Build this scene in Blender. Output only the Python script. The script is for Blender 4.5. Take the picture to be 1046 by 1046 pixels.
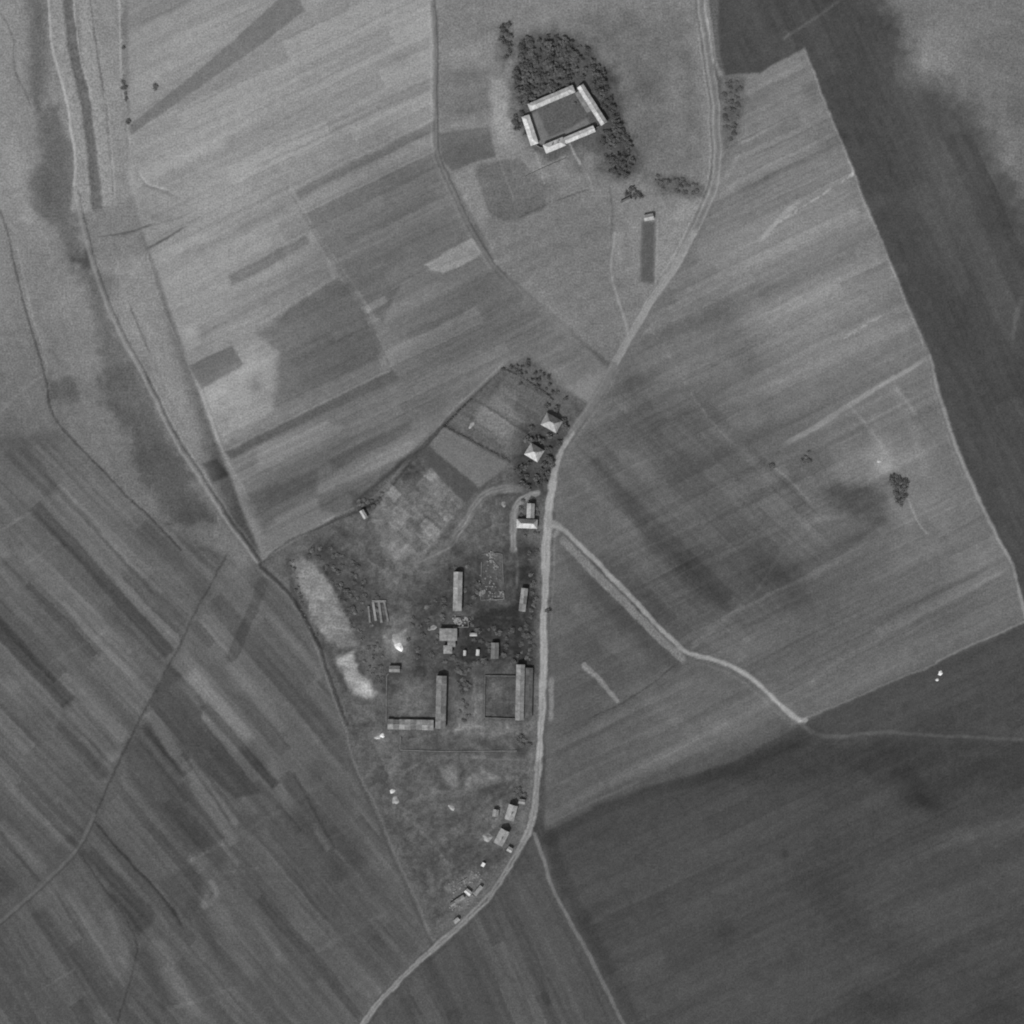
import bpy, math, random
import numpy as np
from mathutils import Vector, Matrix

for o in list(bpy.data.objects): bpy.data.objects.remove(o)
scene = bpy.context.scene
col = scene.collection

# ---------------------------------------------------------------- camera: survey aircraft looking straight down
M = 0.8                                     # metres per survey unit
FRAME = 1046 * M
ALT = 2000.0
cam_data = bpy.data.cameras.new('survey_camera')
cam = bpy.data.objects.new('survey_camera', cam_data); col.objects.link(cam)
cam.location = (0, 0, ALT)
cam_data.sensor_fit = 'HORIZONTAL'; cam_data.sensor_width = 36
cam_data.lens = 36 * ALT / FRAME
cam_data.clip_start = 10; cam_data.clip_end = 20000
scene.camera = cam

# ---------------------------------------------------------------- sky and sun (black-and-white plate: the daylight is kept neutral)
SUN_AZ, SUN_EL = 207.0, 40.0
world = bpy.data.worlds.new('World'); scene.world = world; world.use_nodes = True
nt = world.node_tree
sky = nt.nodes.new('ShaderNodeTexSky'); sky.sky_type = 'NISHITA'; sky.sun_disc = False
sky.sun_elevation = math.radians(SUN_EL); sky.sun_rotation = math.radians(SUN_AZ)
grey = nt.nodes.new('ShaderNodeRGBToBW')
bg = nt.nodes['Background']; bg.inputs['Strength'].default_value = 0.11
nt.links.new(sky.outputs[0], grey.inputs[0]); nt.links.new(grey.outputs[0], bg.inputs['Color'])
sun_data = bpy.data.lights.new('sun', 'SUN'); sun_data.energy = 3.1; sun_data.angle = math.radians(0.6)
sun_data.color = (1.0, 1.0, 1.0)
sun = bpy.data.objects.new('sun', sun_data); col.objects.link(sun)
az, el = math.radians(SUN_AZ), math.radians(SUN_EL)
sun.rotation_euler = Vector((math.sin(az) * math.cos(el), math.cos(az) * math.cos(el), math.sin(el))).to_track_quat('Z', 'Y').to_euler()
sun.location = (-300, -600, 600)
vs = scene.view_settings
vs.view_transform = 'Standard'; vs.look = 'None'; vs.gamma = 1.0; vs.use_curve_mapping = False
vs.exposure = 0.06
scene.cycles.filter_width = 2.0             # the lens and film of the survey plate are a little soft
scene.cycles.max_bounces = 4

# ---------------------------------------------------------------- ground survey
# plan coordinates u (east) and v (south) in survey units of 0.8 m; tones are grey reflectances on a 0-255 display scale
U0, U1, STEP = -70.0, 1116.0, 1.25
NG = int(round((U1 - U0) / STEP)) + 1
axis = np.linspace(U0, U1, NG)
GX, GY = np.meshgrid(axis, axis)
_rt = np.random.default_rng(7).random((64, 256, 256)).astype(np.float32)

def vnoise(x, y, seed=0):
    tab = _rt[seed % 64]
    xi = np.floor(x).astype(np.int64); yi = np.floor(y).astype(np.int64)
    fx = x - xi; fy = y - yi
    fx = fx * fx * (3 - 2 * fx); fy = fy * fy * (3 - 2 * fy)
    x0 = xi & 255; x1 = (xi + 1) & 255; y0 = yi & 255; y1 = (yi + 1) & 255
    a = tab[y0, x0] * (1 - fx) + tab[y0, x1] * fx
    b = tab[y1, x0] * (1 - fx) + tab[y1, x1] * fx
    return (a * (1 - fy) + b * fy) * 2 - 1

def fbm(x, y, seed=0, n=4):
    s = 0; a = 1.0; t = 0
    for i in range(n):
        s = s + a * vnoise(x * 2 ** i + 17.3 * i, y * 2 ** i + 5.1 * i, seed + i); t += a; a *= 0.55
    return s / t

def stripes(x, y, ang, seed=0, along=110.0, across=6.0):
    c, s = math.cos(math.radians(ang)), math.sin(math.radians(ang))
    u = x * c + y * s; v = -x * s + y * c
    v = v + 1.2 * vnoise(u / 60, v / 60, seed + 9)
    a = vnoise(u / along, v / across, seed)
    b = vnoise(u / (along * .6), v / (across * .38), seed + 1)
    d = vnoise(u / (along * 1.7), v / (across * 3.2), seed + 2)
    return 0.5 * a + 0.3 * b + 0.6 * d

# slightly irregular outlines: every boundary is looked up through this small wander
WX = GX + 1.3 * fbm(GX / 22, GY / 22, 11, 3) + 0.5 * vnoise(GX / 3, GY / 3, 21)
WY = GY + 1.3 * fbm(GX / 22, GY / 22, 15, 3) + 0.5 * vnoise(GX / 3, GY / 3, 22)

T = np.full((NG, NG), 95.0)
HT = np.zeros((NG, NG))                      # relief in metres
ID = np.zeros((NG, NG), np.int32)            # which piece of the setting a vertex belongs to
PIECES = [('ground', 'grassland')]

def win(pts, pad):
    xs = [p[0] for p in pts]; ys = [p[1] for p in pts]
    i0 = max(0, int((min(ys) - pad - U0) / STEP)); i1 = min(NG, int((max(ys) + pad - U0) / STEP) + 2)
    j0 = max(0, int((min(xs) - pad - U0) / STEP)); j1 = min(NG, int((max(xs) + pad - U0) / STEP) + 2)
    return slice(i0, max(i0, i1)), slice(j0, max(j0, j1))

def seg_dist(x, y, a, b):
    dx, dy = b[0] - a[0], b[1] - a[1]
    L = dx * dx + dy * dy + 1e-9
    t = np.clip(((x - a[0]) * dx + (y - a[1]) * dy) / L, 0, 1)
    return np.hypot(x - a[0] - t * dx, y - a[1] - t * dy), t

def poly_sd(x, y, pts):
    d = np.full(x.shape, 1e9); ins = np.zeros(x.shape, bool)
    n = len(pts)
    for i in range(n):
        a, b = pts[i], pts[(i + 1) % n]
        d = np.minimum(d, seg_dist(x, y, a, b)[0])
        if a[1] != b[1]:
            ins ^= ((a[1] > y) != (b[1] > y)) & (x < (b[0] - a[0]) * (y - a[1]) / (b[1] - a[1]) + a[0])
    return np.where(ins, d, -d)

def own(w, m, name, look):
    if name:
        PIECES.append((name, look)); sub = ID[w]; sub[m > 0.5] = len(PIECES) - 1

def area(pts, tone=None, d=None, soft=1.6, a=1.0, name=None, look='crop', st=None, h=0.0, rough=0.0):
    w = win(pts, soft * 2 + 3 + rough * 2)
    x, y = WX[w], WY[w]
    if x.size == 0: return
    sd = poly_sd(x, y, pts)
    if rough: sd = sd + rough * fbm(x / 9, y / 9, 31, 3) * 1.6
    m = np.clip(sd / soft * 0.5 + 0.5, 0, 1); m = m * m * (3 - 2 * m) * a
    if d is not None: T[w] += d * m
    else: T[w] = T[w] * (1 - m) + tone * m
    if st: T[w] += m * st[1] * stripes(x, y, st[0], st[2] if len(st) > 2 else 3, *(st[3:] if len(st) > 3 else ()))
    if h: HT[w] += h * m
    own(w, m / max(a, 1e-6), name, look)

def smooth_line(pts, n=8):
    if len(pts) < 3: return pts
    P = [pts[0]] + list(pts) + [pts[-1]]; out = []
    for i in range(1, len(P) - 2):
        for k in range(n):
            t = k / n; q = []
            for c in (0, 1):
                p0, p1, p2, p3 = P[i - 1][c], P[i][c], P[i + 1][c], P[i + 2][c]
                q.append(.5 * (2 * p1 + (p2 - p0) * t + (2 * p0 - 5 * p1 + 4 * p2 - p3) * t * t + (3 * p1 - p0 - 3 * p2 + p3) * t ** 3))
            out.append(tuple(q))
    out.append(tuple(pts[-1])); return out

def line(pts, width, tone=None, d=None, soft=1.2, a=1.0, name=None, look='track', h=0.0, dash=0.0, w1=None, curve=True, fade=0.0, off=0.0):
    pts = smooth_line(pts, 6) if curve else pts
    w1 = width if w1 is None else w1
    w = win(pts, max(width, w1) / 2 + soft + 3 + abs(off))
    x, y = WX[w], WY[w]
    if x.size == 0: return
    best = np.full(x.shape, 1e9); par = np.zeros(x.shape); side = np.zeros(x.shape)
    n = len(pts) - 1
    for i in range(n):
        dd, t = seg_dist(x, y, pts[i], pts[i + 1])
        k = dd < best
        best = np.where(k, dd, best); par = np.where(k, (i + t) / n, par)
    if off:
        # shift sideways: distance to the offset line
        q = []
        for i, p in enumerate(pts):
            a0 = pts[max(0, i - 1)]; b0 = pts[min(n, i + 1)]
            L = math.hypot(b0[0] - a0[0], b0[1] - a0[1]) + 1e-9
            q.append((p[0] - (b0[1] - a0[1]) / L * off, p[1] + (b0[0] - a0[0]) / L * off))
        return line(q, width, tone, d, soft, a, name, look, h, dash, w1, False, fade)
    ww = width + (w1 - width) * par
    ww = ww * (1 + 0.16 * vnoise(x / 7, y / 7, 41) + 0.14 * vnoise(x / 23, y / 23, 42))
    m = np.clip((ww / 2 - best) / soft + 0.5, 0, 1); m = m * m * (3 - 2 * m)
    mm = m * a
    if fade: mm = mm * np.clip(np.minimum(par, 1 - par) / fade, 0, 1)
    if dash: mm = mm * np.clip(0.5 + dash * vnoise(x / 3.2, y / 3.2, 44), 0, 1)
    else: mm = mm * np.clip(0.92 + 0.22 * fbm(x / 9, y / 9, 47, 3), 0, 1)
    if d is not None: T[w] += d * mm
    else: T[w] = T[w] * (1 - mm) + tone * mm
    if h: HT[w] += h * m
    own(w, m, name, look)

def blob(cx, cy, rx, ry, d, ang=0, rough=0.35, p=1.0):
    R = max(rx, ry) * 2.2
    w = win([(cx - R, cy - R), (cx + R, cy + R)], 0)
    x, y = GX[w] - cx, GY[w] - cy
    if x.size == 0: return
    c, s = math.cos(math.radians(ang)), math.sin(math.radians(ang))
    r = np.hypot((x * c + y * s) / rx, (-x * s + y * c) / ry)
    r = r * (1 + rough * fbm(GX[w] / (R * .28), GY[w] / (R * .28), int(cx + cy) % 50, 4))
    T[w] += d * np.exp(-(r ** 2) * p)

def patchwork(pts, ang, width, length, amp, seed, soft=6, thin=0.0):
    """narrow plots of slightly different crops side by side, with crisp edges"""
    w = win(pts, soft)
    x, y = WX[w], WY[w]
    m = np.clip(poly_sd(GX[w], GY[w], pts) / soft, 0, 1)
    c, s_ = math.cos(math.radians(ang)), math.sin(math.radians(ang))
    u = x * c + y * s_; v = -x * s_ + y * c + 0.6 * vnoise(x / 40, y / 40, seed)
    rg = np.random.default_rng(seed)
    edges = np.cumsum(rg.uniform(.35, 1.65, 400) * width) - 200 * width * 0.5 - 1200
    k = np.searchsorted(edges, v)
    off = rg.random(402)[k] * length; ln = length * rg.uniform(.6, 1.6, 402)[k]
    q = np.floor((u + off + 5000) / ln).astype(np.int64)
    h = rg.random((402, 512))[k, q % 512] * 2 - 1
    T[w] += m * amp * h
    d = np.minimum(np.abs(v - edges[np.clip(k, 0, 399)]), np.abs(v - edges[np.clip(k - 1, 0, 399)]))
    if thin: T[w] += m * thin * np.clip(1.3 - d, 0, 1) * (rg.random((402, 512))[k, q % 512] * 2 - 1.2)
    fine = vnoise(u / 70, v / 1.7, seed + 3) + .7 * vnoise(u / 150, v / 3.1, seed + 5)
    T[w] += m * amp * .62 * fine

# ---- broad regions
A_N, A_SW = -26, 46
BIG = 200
area([(-BIG, -BIG), (1300, -BIG), (1300, 1300), (-BIG, 1300)], 88)
area([(540, 290), (600, 290), (645, 375), (605, 425), (570, 390), (545, 340)], 108, soft=12)
# valley on the west
area([(-BIG, -BIG), (130, -BIG), (132, 130), (150, 250), (232, 530), (266, 577), (120, 600), (-BIG, 470)], 118, soft=10, st=(70, 5, 5))
area([(-BIG, 360), (60, 350), (150, 420), (260, 560), (-BIG, 600)], d=-13, soft=60)
# pale northern fields
area([(127, -BIG), (444, -BIG), (446, 145), (505, 270), (575, 330), (622, 378), (602, 412), (585, 402), (515, 376), (345, 528), (268, 574), (228, 470), (192, 371), (150, 250), (132, 190)], 128, soft=3, st=(A_N, 5.5, 2, 120, 4.2), name='field')
area([(470, 262), (505, 255), (640, 370), (585, 415), (515, 376), (440, 440), (420, 330)], d=-13, soft=40)
area([(300, 230), (446, 150), (620, 370), (515, 376), (345, 528), (268, 574), (228, 470), (300, 400)], d=-18, soft=60)
area([(230, 470), (420, 385), (500, 390), (345, 528), (268, 574)], d=-10, soft=30)
# farm ground north
area([(444, -BIG), (716, -BIG), (720, 26), (733, 155), (716, 222), (626, 374), (575, 330), (505, 270), (464, 196), (446, 145)], 114, soft=3, st=(A_N, 5, 4), name='meadow', look='grassland')
area([(470, 150), (600, 190), (660, 300), (626, 374), (575, 330), (505, 270)], d=-6, soft=24)
# eastern striped field
area([(738, 70), (776, 74), (822, 49), (838, 88), (871, 170), (911, 270), (951, 362), (977, 451), (1011, 528), (1046, 615), (1120, 600), (1120, 606), (1046, 638), (957, 677), (879, 710), (822, 738), (752, 778), (664, 804), (610, 824), (557, 850), (556, 540), (570, 469), (602, 425), (626, 374), (690, 270), (733, 160)], 103, soft=2, st=(A_N, 6, 8, 120, 4.5), name='field')
area([(690, 270), (740, 130), (822, 60), (900, 250), (945, 350), (800, 400)], d=10, soft=60)
area([(556, 540), (640, 400), (800, 450), (860, 560), (700, 680), (557, 820)], d=-14, soft=70)
area([(540, 620), (700, 560), (900, 560), (1046, 640), (830, 780), (540, 900)], d=-9, soft=50)
line([(540, 858), (610, 820), (664, 800), (752, 774), (800, 752)], 26, d=-15, soft=24)
for x0, y0, x1, y1, wd, dd in ((650, 400, 790, 545, 18, 5), (690, 385, 830, 520, 10, -6), (600, 560, 690, 650, 26, -5), (575, 600, 660, 690, 20, 6), (740, 440, 800, 500, 16, 7), (760, 560, 840, 640, 24, -5), (640, 690, 720, 760, 14, 5), (860, 420, 960, 560, 16, -5)):
    line([(x0, y0), (x1, y1)], wd, d=dd, soft=5, curve=False, fade=.2)
# dark eastern field and what lies beyond
area([(727, -BIG), (735, 50), (740, 77), (776, 74), (822, 49), (838, 88), (871, 170), (911, 270), (951, 362), (962, 404), (977, 451), (990, 482), (1011, 528), (1024, 553), (1046, 615), (1300, 900), (1300, -BIG)], 70, soft=1.6, name='field', st=(60, 4, 12))
area([(865, -BIG), (900, 10), (926, 40), (930, 80), (962, 88), (998, 121), (1016, 152), (1034, 186), (1050, 215), (1300, 400), (1300, -BIG)], 106, soft=22, rough=6, st=(20, 5, 14), name='meadow', look='grassland')
blob(950, 55, 32, 40, 12, 60); blob(1030, 210, 30, 50, -6, 60); blob(905, 20, 20, 22, -12)
blob(1000, 60, 40, 30, -5); blob(985, 200, 45, 90, 10, -25, .3); blob(1030, 280, 30, 60, 6); blob(1028, 163, 9, 8, 16); blob(1020, 260, 40, 60, -4); blob(1040, 110, 16, 26, -9)
# dark southern field
area([(554, 852), (566, 846), (610, 824), (664, 804), (752, 778), (822, 737), (879, 710), (957, 677), (1046, 636), (1300, 520), (1300, 1300), (720, 1300), (636, 1046), (618, 1008), (597, 967), (566, 913)], 70, soft=5, st=(A_N, 5, 20, 160, 9), name='field')
# south-western strips
area([(-BIG, 470), (60, 440), (155, 530), (220, 566), (266, 577), (300, 612), (325, 655), (343, 706), (358, 776), (402, 874), (441, 962), (371, 1046), (250, 1300), (-BIG, 1300)], 91, soft=9, st=(A_SW, 5.5, 26, 130, 5), name='field')
area([(-BIG, 760), (110, 790), (250, 730), (358, 776), (402, 874), (441, 962), (250, 1300), (-BIG, 1300)], d=-10, soft=80)
area([(441, 962), (474, 941), (520, 890), (546, 850), (566, 913), (636, 1046), (700, 1300), (250, 1300), (371, 1046)], 78, soft=2, st=(64, 6, 30), name='field')
# village ground
area([(268, 574), (345, 528), (425, 464), (482, 407), (515, 376), (540, 364), (578, 402), (590, 425), (570, 469), (560, 530), (555, 700), (549, 800), (535, 856), (500, 915), (441, 962), (402, 874), (358, 776), (343, 706), (325, 655), (299, 610)], 90, soft=2.5, name='ground', look='grassland')

patchwork([(135, -60), (440, -60), (444, 145), (500, 262), (610, 372), (585, 398), (515, 374), (345, 526), (268, 570), (230, 470), (195, 371), (155, 250), (135, 190)], A_N, 13, 150, 5, 101, thin=5)
patchwork([(745, 90), (822, 52), (870, 172), (910, 272), (950, 363), (800, 430), (640, 380), (735, 165)], A_N, 10, 170, 5, 102, thin=5)
patchwork([(640, 380), (800, 430), (950, 365), (1010, 530), (1046, 620), (830, 730), (760, 690), (700, 662), (575, 535), (568, 480)], A_N - 1, 14, 120, 4.5, 103, thin=5)
patchwork([(570, 470), (640, 385), (830, 470), (860, 570), (760, 680), (700, 660)], 44, 22, 130, 5, 104, 12, thin=6)
patchwork([(562, 550), (690, 672), (800, 722), (750, 770), (562, 840)], A_N, 16, 110, 4, 105, thin=4)
patchwork([(-60, 480), (60, 445), (155, 530), (232, 566), (178, 668), (120, 780), (97, 832), (-60, 985)], A_SW, 13, 140, 8, 106, thin=7)
patchwork([(232, 570), (264, 578), (298, 612), (340, 706), (356, 776), (400, 874), (438, 960), (370, 1046), (250, 1110), (100, 1110), (137, 990), (85, 870), (100, 832)], A_SW + 4, 12, 120, 7, 107, thin=6)
patchwork([(-60, 990), (80, 872), (136, 960), (120, 1110), (-60, 1110)], 58, 13, 120, 7, 108, thin=6)
patchwork([(445, 965), (540, 860), (560, 910), (634, 1050), (640, 1110), (330, 1110)], 64, 15, 150, 6, 109, thin=5)
patchwork([(560, 860), (660, 812), (822, 745), (1046, 645), (1110, 620), (1110, 1110), (660, 1110), (600, 960)], A_N, 22, 220, 3, 110, 12, thin=4)
patchwork([(745, -60), (860, -60), (920, 60), (1010, 150), (1110, 350), (1110, 760), (1030, 560), (960, 370), (830, 60), (745, 70)], 66, 20, 160, 4.5, 111, 10, thin=4)
# ---- north-west valley: dyke roads, canal and reed beds
area([(28, -80), (47, -80), (49, 50), (47, 98), (38, 112), (28, 100), (31, 50)], d=-22, soft=8, rough=2, name='reed_bed', look='grassland')
area([(36, 104), (60, 108), (73, 160), (76, 222), (92, 272), (74, 272), (58, 228), (42, 228), (26, 187), (44, 165), (38, 130)], d=-20, soft=6, rough=4, name='reed_bed', look='grassland')
blob(52, 190, 13, 22, -7, 0, .7)
area([(75, 262), (90, 262), (114, 325), (155, 407), (186, 474), (222, 535), (178, 535), (145, 487), (128, 441), (100, 405), (105, 363), (95, 312)], d=-21, soft=9, rough=6, name='reed_bed', look='grassland')
blob(115, 385, 12, 36, -9, 70, .7); blob(150, 470, 16, 34, -8, 60, .7); blob(195, 530, 24, 30, -9, 60, .7); blob(210, 560, 24, 16, -6, 0, .7)
area([(49, -80), (63, -80), (70, 50), (83, 103), (92, 165), (95, 214), (73, 214), (77, 165), (68, 103), (53, 49)], 128, soft=2.5, a=.8, name='dyke', look='grassland', h=.5)
area([(64, -80), (64, 0), (71, 52), (82, 103), (90, 165), (95, 213), (105, 213), (101, 165), (92, 103), (83, 52), (74, 0), (74, -80)], 97, soft=2.2, name='canal_bed', look='grassland', h=-.7)
area([(77, -80), (93, -80), (99, 52), (106, 103), (116, 165), (119, 208), (107, 210), (101, 165), (93, 103), (84, 52)], 131, soft=2.5, a=.8, name='dyke', look='grassland', h=.5)
area([(94, -80), (122, -80), (126, 80), (131, 150), (140, 200), (120, 206), (116, 165), (106, 100), (99, 50)], d=6, soft=3)
line([(49, -80), (50, 0), (54, 49), (68, 103), (74, 145), (77, 168), (76, 190)], 2.2, 152, soft=1.6, a=.85, name='dirt_track')
line([(75, -80), (75, 0), (79, 39), (84, 65), (90, 88), (93, 110)], 1.6, 150, soft=1.4, a=.7, fade=.15)
line([(93, -80), (93, 0), (98, 41), (103, 77), (106, 96)], 1.8, d=-22, soft=1.4, fade=.1, h=-.2)
line([(121, -80), (122, 0), (124, 77), (130, 120), (133, 160)], 1.8, d=16, soft=1.5, fade=.1)
line([(124, -20), (125, 40), (127, 90), (131, 124)], 1.8, d=-14, soft=1.5, a=.8, dash=.9)
line([(110, 101), (114, 145), (117, 181), (119, 204)], 1.4, d=15, soft=1.2, fade=.1)
line([(107.5, 101), (111.5, 145), (114.5, 181), (116.5, 204)], 1.2, d=-12, soft=1.2, fade=.1)
line([(76, 196), (82, 222), (92, 262), (104, 299), (118, 332), (145, 384), (181, 454), (219, 513), (232, 534), (262, 575)], 2.6, 132, soft=1.5, a=.8, name='dirt_track')
line([(76, 196), (82, 222), (92, 262), (104, 299), (118, 332), (145, 384), (181, 454), (219, 513), (232, 534), (262, 575)], 1.6, d=-26, soft=1.3, off=-4.2)
line([(145, 384), (181, 454), (219, 513), (232, 534), (262, 575)], 1.3, d=18, soft=1.2, off=-7)
line([(103, 241), (130, 237), (160, 228)], 2.2, 96, soft=1.5, fade=.2, name='ditch', h=-.3)
line([(146, 256), (170, 244), (191, 230)], 2.2, 94, soft=1.5, fade=.2, name='ditch', h=-.3)
line([(160, 228), (183, 223), (200, 214)], 2, d=-10, soft=2, fade=.2)
line([(142, 175), (148, 185), (158, 190), (173, 194)], 1.8, d=26, soft=1.5, fade=.12)
line([(142, 180), (150, 190), (162, 194), (173, 199), (186, 204)], 3, d=-14, soft=2, fade=.2)
area([(72, 214), (95, 214), (140, 205), (190, 222), (215, 214), (190, 240), (150, 262), (110, 265), (92, 262)], d=-6, soft=8, rough=3)
line([(-40, -30), (8, 26), (15, 70), (28, 101), (33, 112)], 1.8, d=-20, soft=1.6, fade=.2)
line([(-12, 190), (0, 214), (10, 243), (14, 268), (26, 314), (40, 363), (47, 389), (52, 418), (67, 441), (98, 474), (129, 505), (155, 530), (185, 562)], 2.2, d=-26, soft=1.5, name='ditch', look='grassland', h=-.3)
line([(12, 240), (28, 314), (42, 363), (45, 383)], 1.6, d=12, soft=1.5, off=-3, fade=.1)
area([(49, 389), (80, 384), (80, 407), (50, 411)], d=-16, soft=5, rough=4)
area([(30, 110), (0, 120), (-80, 200), (-80, 60), (0, 20)], d=5, soft=30); blob(20, 340, 30, 60, -4); blob(10, 170, 20, 40, 10); blob(12, 440, 40, 30, -10)
blob(55, 150, 20, 30, -5); blob(60, 270, 25, 40, -7, 70); blob(75, 340, 20, 30, -3); blob(110, 290, 14, 14, -14); blob(28, 222, 12, 10, 8)
area([(47, 392), (57, 425), (93, 404), (109, 420), (146, 472), (143, 505), (128, 504), (67, 441)], d=0, soft=3)
line([(44, 382), (22, 400), (0, 420), (-40, 452)], 3, d=9, soft=3)
# pale verge between track and fields
area([(150, 255), (168, 319), (192, 371), (206, 405), (227, 459), (253, 508), (230, 520), (200, 470), (160, 390), (128, 320), (112, 270)], d=6, soft=5)
line([(129, 304), (143, 337), (155, 366)], 2, d=-26, soft=1.6, fade=.2)
line([(155, 366), (170, 400), (190, 440)], 3, d=-9, soft=2.5, fade=.2)
line([(150, 262), (168, 319), (192, 371), (206, 405), (227, 459), (253, 508)], 1.6, d=14, soft=1.4, a=.8)
line([(196, 385), (206, 405), (225, 455)], 1.6, d=-14, soft=1.4, off=-3)

# ---- northern parcels
area([(133, 127), (210, 66), (288, -3), (300, -10), (312, 10), (270, 43), (134, 138)], 105, soft=1.5, name='field', st=(-38, 4, 33))
area([(128, -60), (288, -60), (288, 0), (210, 66), (140, 120), (128, 80)], d=-2, soft=4)
blob(160, 8, 14, 50, -10, 60); blob(200, 45, 40, 20, 6, -30)
area([(301, 195), (446, 122), (446, 133), (306, 203)], d=-17, soft=2.2, name='field')
area([(306, 204), (446, 134), (446, 152), (313, 217)], d=-2, soft=2)
area([(313, 217), (446, 153), (505, 262), (495, 258), (440, 275), (410, 290), (390, 330), (350, 282), (327, 248)], d=-14, soft=2.2, name='field')
line([(313, 217), (380, 185), (446, 153)], 1.8, d=12, soft=1.6)
area([(433, 270), (448, 262), (482, 243), (495, 258), (470, 272), (452, 280), (449, 277), (440, 277)], d=26, soft=1.5, name='field')
area([(410, 290), (366, 318), (374, 330), (400, 312), (470, 276), (452, 280), (435, 279)], d=-4, soft=2)
area([(370, 314), (393, 302), (396, 308), (374, 321)], d=18, soft=1.6)
line([(291, 183), (301, 204), (314, 225), (327, 248), (345, 275), (372, 312), (386, 345), (402, 380)], 1.9, d=-15, soft=1.6, a=.8, dash=.5, name='ditch', look='grassland', h=-.2)
line([(330, 252), (352, 282), (376, 318)], 1.6, d=11, soft=1.4, off=-3)
line([(266, 330), (300, 310), (344, 283)], 3, d=10, soft=2)
area([(344, 284), (356, 290), (373, 318), (386, 348), (390, 366), (330, 395), (280, 420), (284, 360), (262, 340), (300, 312)], d=-17, soft=4, rough=1.5, name='field')
area([(200, 400), (250, 372), (282, 362), (282, 420), (245, 442), (226, 452)], d=8, soft=8)
blob(258, 372, 14, 20, 9, 0, .6); blob(245, 418, 22, 14, 8, -25, .6); blob(262, 392, 8, 12, -16)
area([(193, 374), (237, 353), (248, 373), (206, 397)], d=-24, soft=1.6, name='field', st=(A_N, 3, 40))
area([(233, 281), (270, 262), (312, 240), (316, 248), (272, 274), (236, 292)], d=-20, soft=2, name='field')
area([(200, 330), (240, 303), (330, 258), (336, 272), (250, 320), (206, 345)], d=-9, soft=3)
area([(230, 461), (260, 446), (330, 412), (399, 378), (409, 386), (380, 400), (300, 436), (236, 469)], 86, soft=1.5, name='field', st=(A_N, 4, 41))
line([(232, 458), (300, 424), (397, 376)], 2.5, d=12, soft=1.8, off=2)
area([(206, 474), (222, 469), (235, 485), (217, 493)], d=-24, soft=2, name='field')
area([(254, 505), (290, 492), (325, 480), (324, 505), (282, 530), (268, 545)], d=-16, soft=4)
area([(323, 507), (430, 457), (425, 464), (345, 526), (328, 522)], d=-16, soft=2.5, name='field')
area([(335, 470), (400, 438), (420, 430), (422, 440), (340, 482)], d=-13, soft=4)
area([(262, 458), (330, 430), (350, 436), (290, 470), (262, 480)], d=13, soft=5)
line([(380, 330), (440, 300), (520, 262)], 6, d=6, soft=4); line([(400, 360), (470, 325), (540, 290)], 8, d=6, soft=5); line([(420, 340), (470, 320)], 9, d=-7, soft=5)
line([(190, 260), (290, 215)], 8, d=-8, soft=5); line([(280, 150), (445, 80)], 3, d=-9, soft=2.5); line([(262, 170), (445, 86)], 2, d=-8, soft=2); line([(266, 135), (330, 100)], 2, d=-8, soft=2)
blob(385, 140, 30, 14, -9, -25); blob(410, 58, 18, 8, -10, -25); blob(430, 20, 30, 20, 5); blob(220, 190, 60, 25, 7, -26); blob(200, 150, 60, 18, 5, -30)
blob(420, 180, 34, 16, -8); blob(560, 345, 30, 24, 8); blob(460, 390, 40, 20, 6, -30)
# track with twin ditches
N_S = [(440, -80), (443, 0), (445, 46), (444.6, 98), (446, 145), (451, 168), (464, 196), (479, 230), (495, 256), (508, 274), (528, 298)]
line(N_S, 3.4, 106, soft=1.6, name='dirt_track', fade=.06)
line(N_S, 1.7, d=-24, soft=1.4, off=-1.9, fade=.14, h=-.2); line(N_S, 1.3, d=-14, soft=1.2, off=2.4, fade=.14); line(N_S, 2, d=12, soft=1.6, off=5, a=.6, fade=.14)
area([(448, 137), (499, 129), (506, 159), (461, 174), (452, 162)], d=-22, soft=1.6, name='field', st=(-12, 3, 44))
area([(447, 75), (500, 74), (502, 118), (448, 127)], d=-5, soft=4); blob(480, 78, 22, 8, -10, -8); blob(478, 112, 14, 6, -12, -8); blob(475, 55, 26, 12, 8)
area([(500, 78), (518, 82), (522, 100), (524, 140), (510, 148), (503, 120)], d=16, soft=4, rough=2)
area([(484, 168), (530, 162), (560, 190), (556, 214), (520, 226), (500, 220)], d=-13, soft=1.8, rough=.6)
area([(464, 180), (484, 170), (500, 220), (496, 240), (482, 226)], d=6, soft=4)
line([(507, 158), (516, 180), (525, 205)], 1.6, d=16, soft=1.4, a=.7)
line([(452, 196), (520, 175)], 1.4, d=6, soft=1.4)
# grove ground around the walled farm
area([(512, 28), (522, 22), (524, 55), (514, 70), (507, 60)], d=-20, soft=5, rough=2, name='undergrowth', look='grassland')
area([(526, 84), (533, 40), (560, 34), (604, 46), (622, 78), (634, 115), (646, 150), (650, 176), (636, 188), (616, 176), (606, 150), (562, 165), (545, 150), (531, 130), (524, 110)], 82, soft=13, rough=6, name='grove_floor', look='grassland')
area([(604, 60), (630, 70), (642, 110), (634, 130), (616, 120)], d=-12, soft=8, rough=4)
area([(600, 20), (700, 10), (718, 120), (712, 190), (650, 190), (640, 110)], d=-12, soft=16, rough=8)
_w = win([(610, 10), (716, 195)], 0)
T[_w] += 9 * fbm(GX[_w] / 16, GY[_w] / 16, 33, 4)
blob(660, 85, 12, 20, -8); blob(705, 125, 10, 14, -8); blob(645, 150, 20, 20, -12); blob(580, 45, 40, 18, -10); blob(560, 10, 30, 14, 6); blob(610, 20, 60, 20, -5); blob(694, 120, 20, 40, 8)
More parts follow.
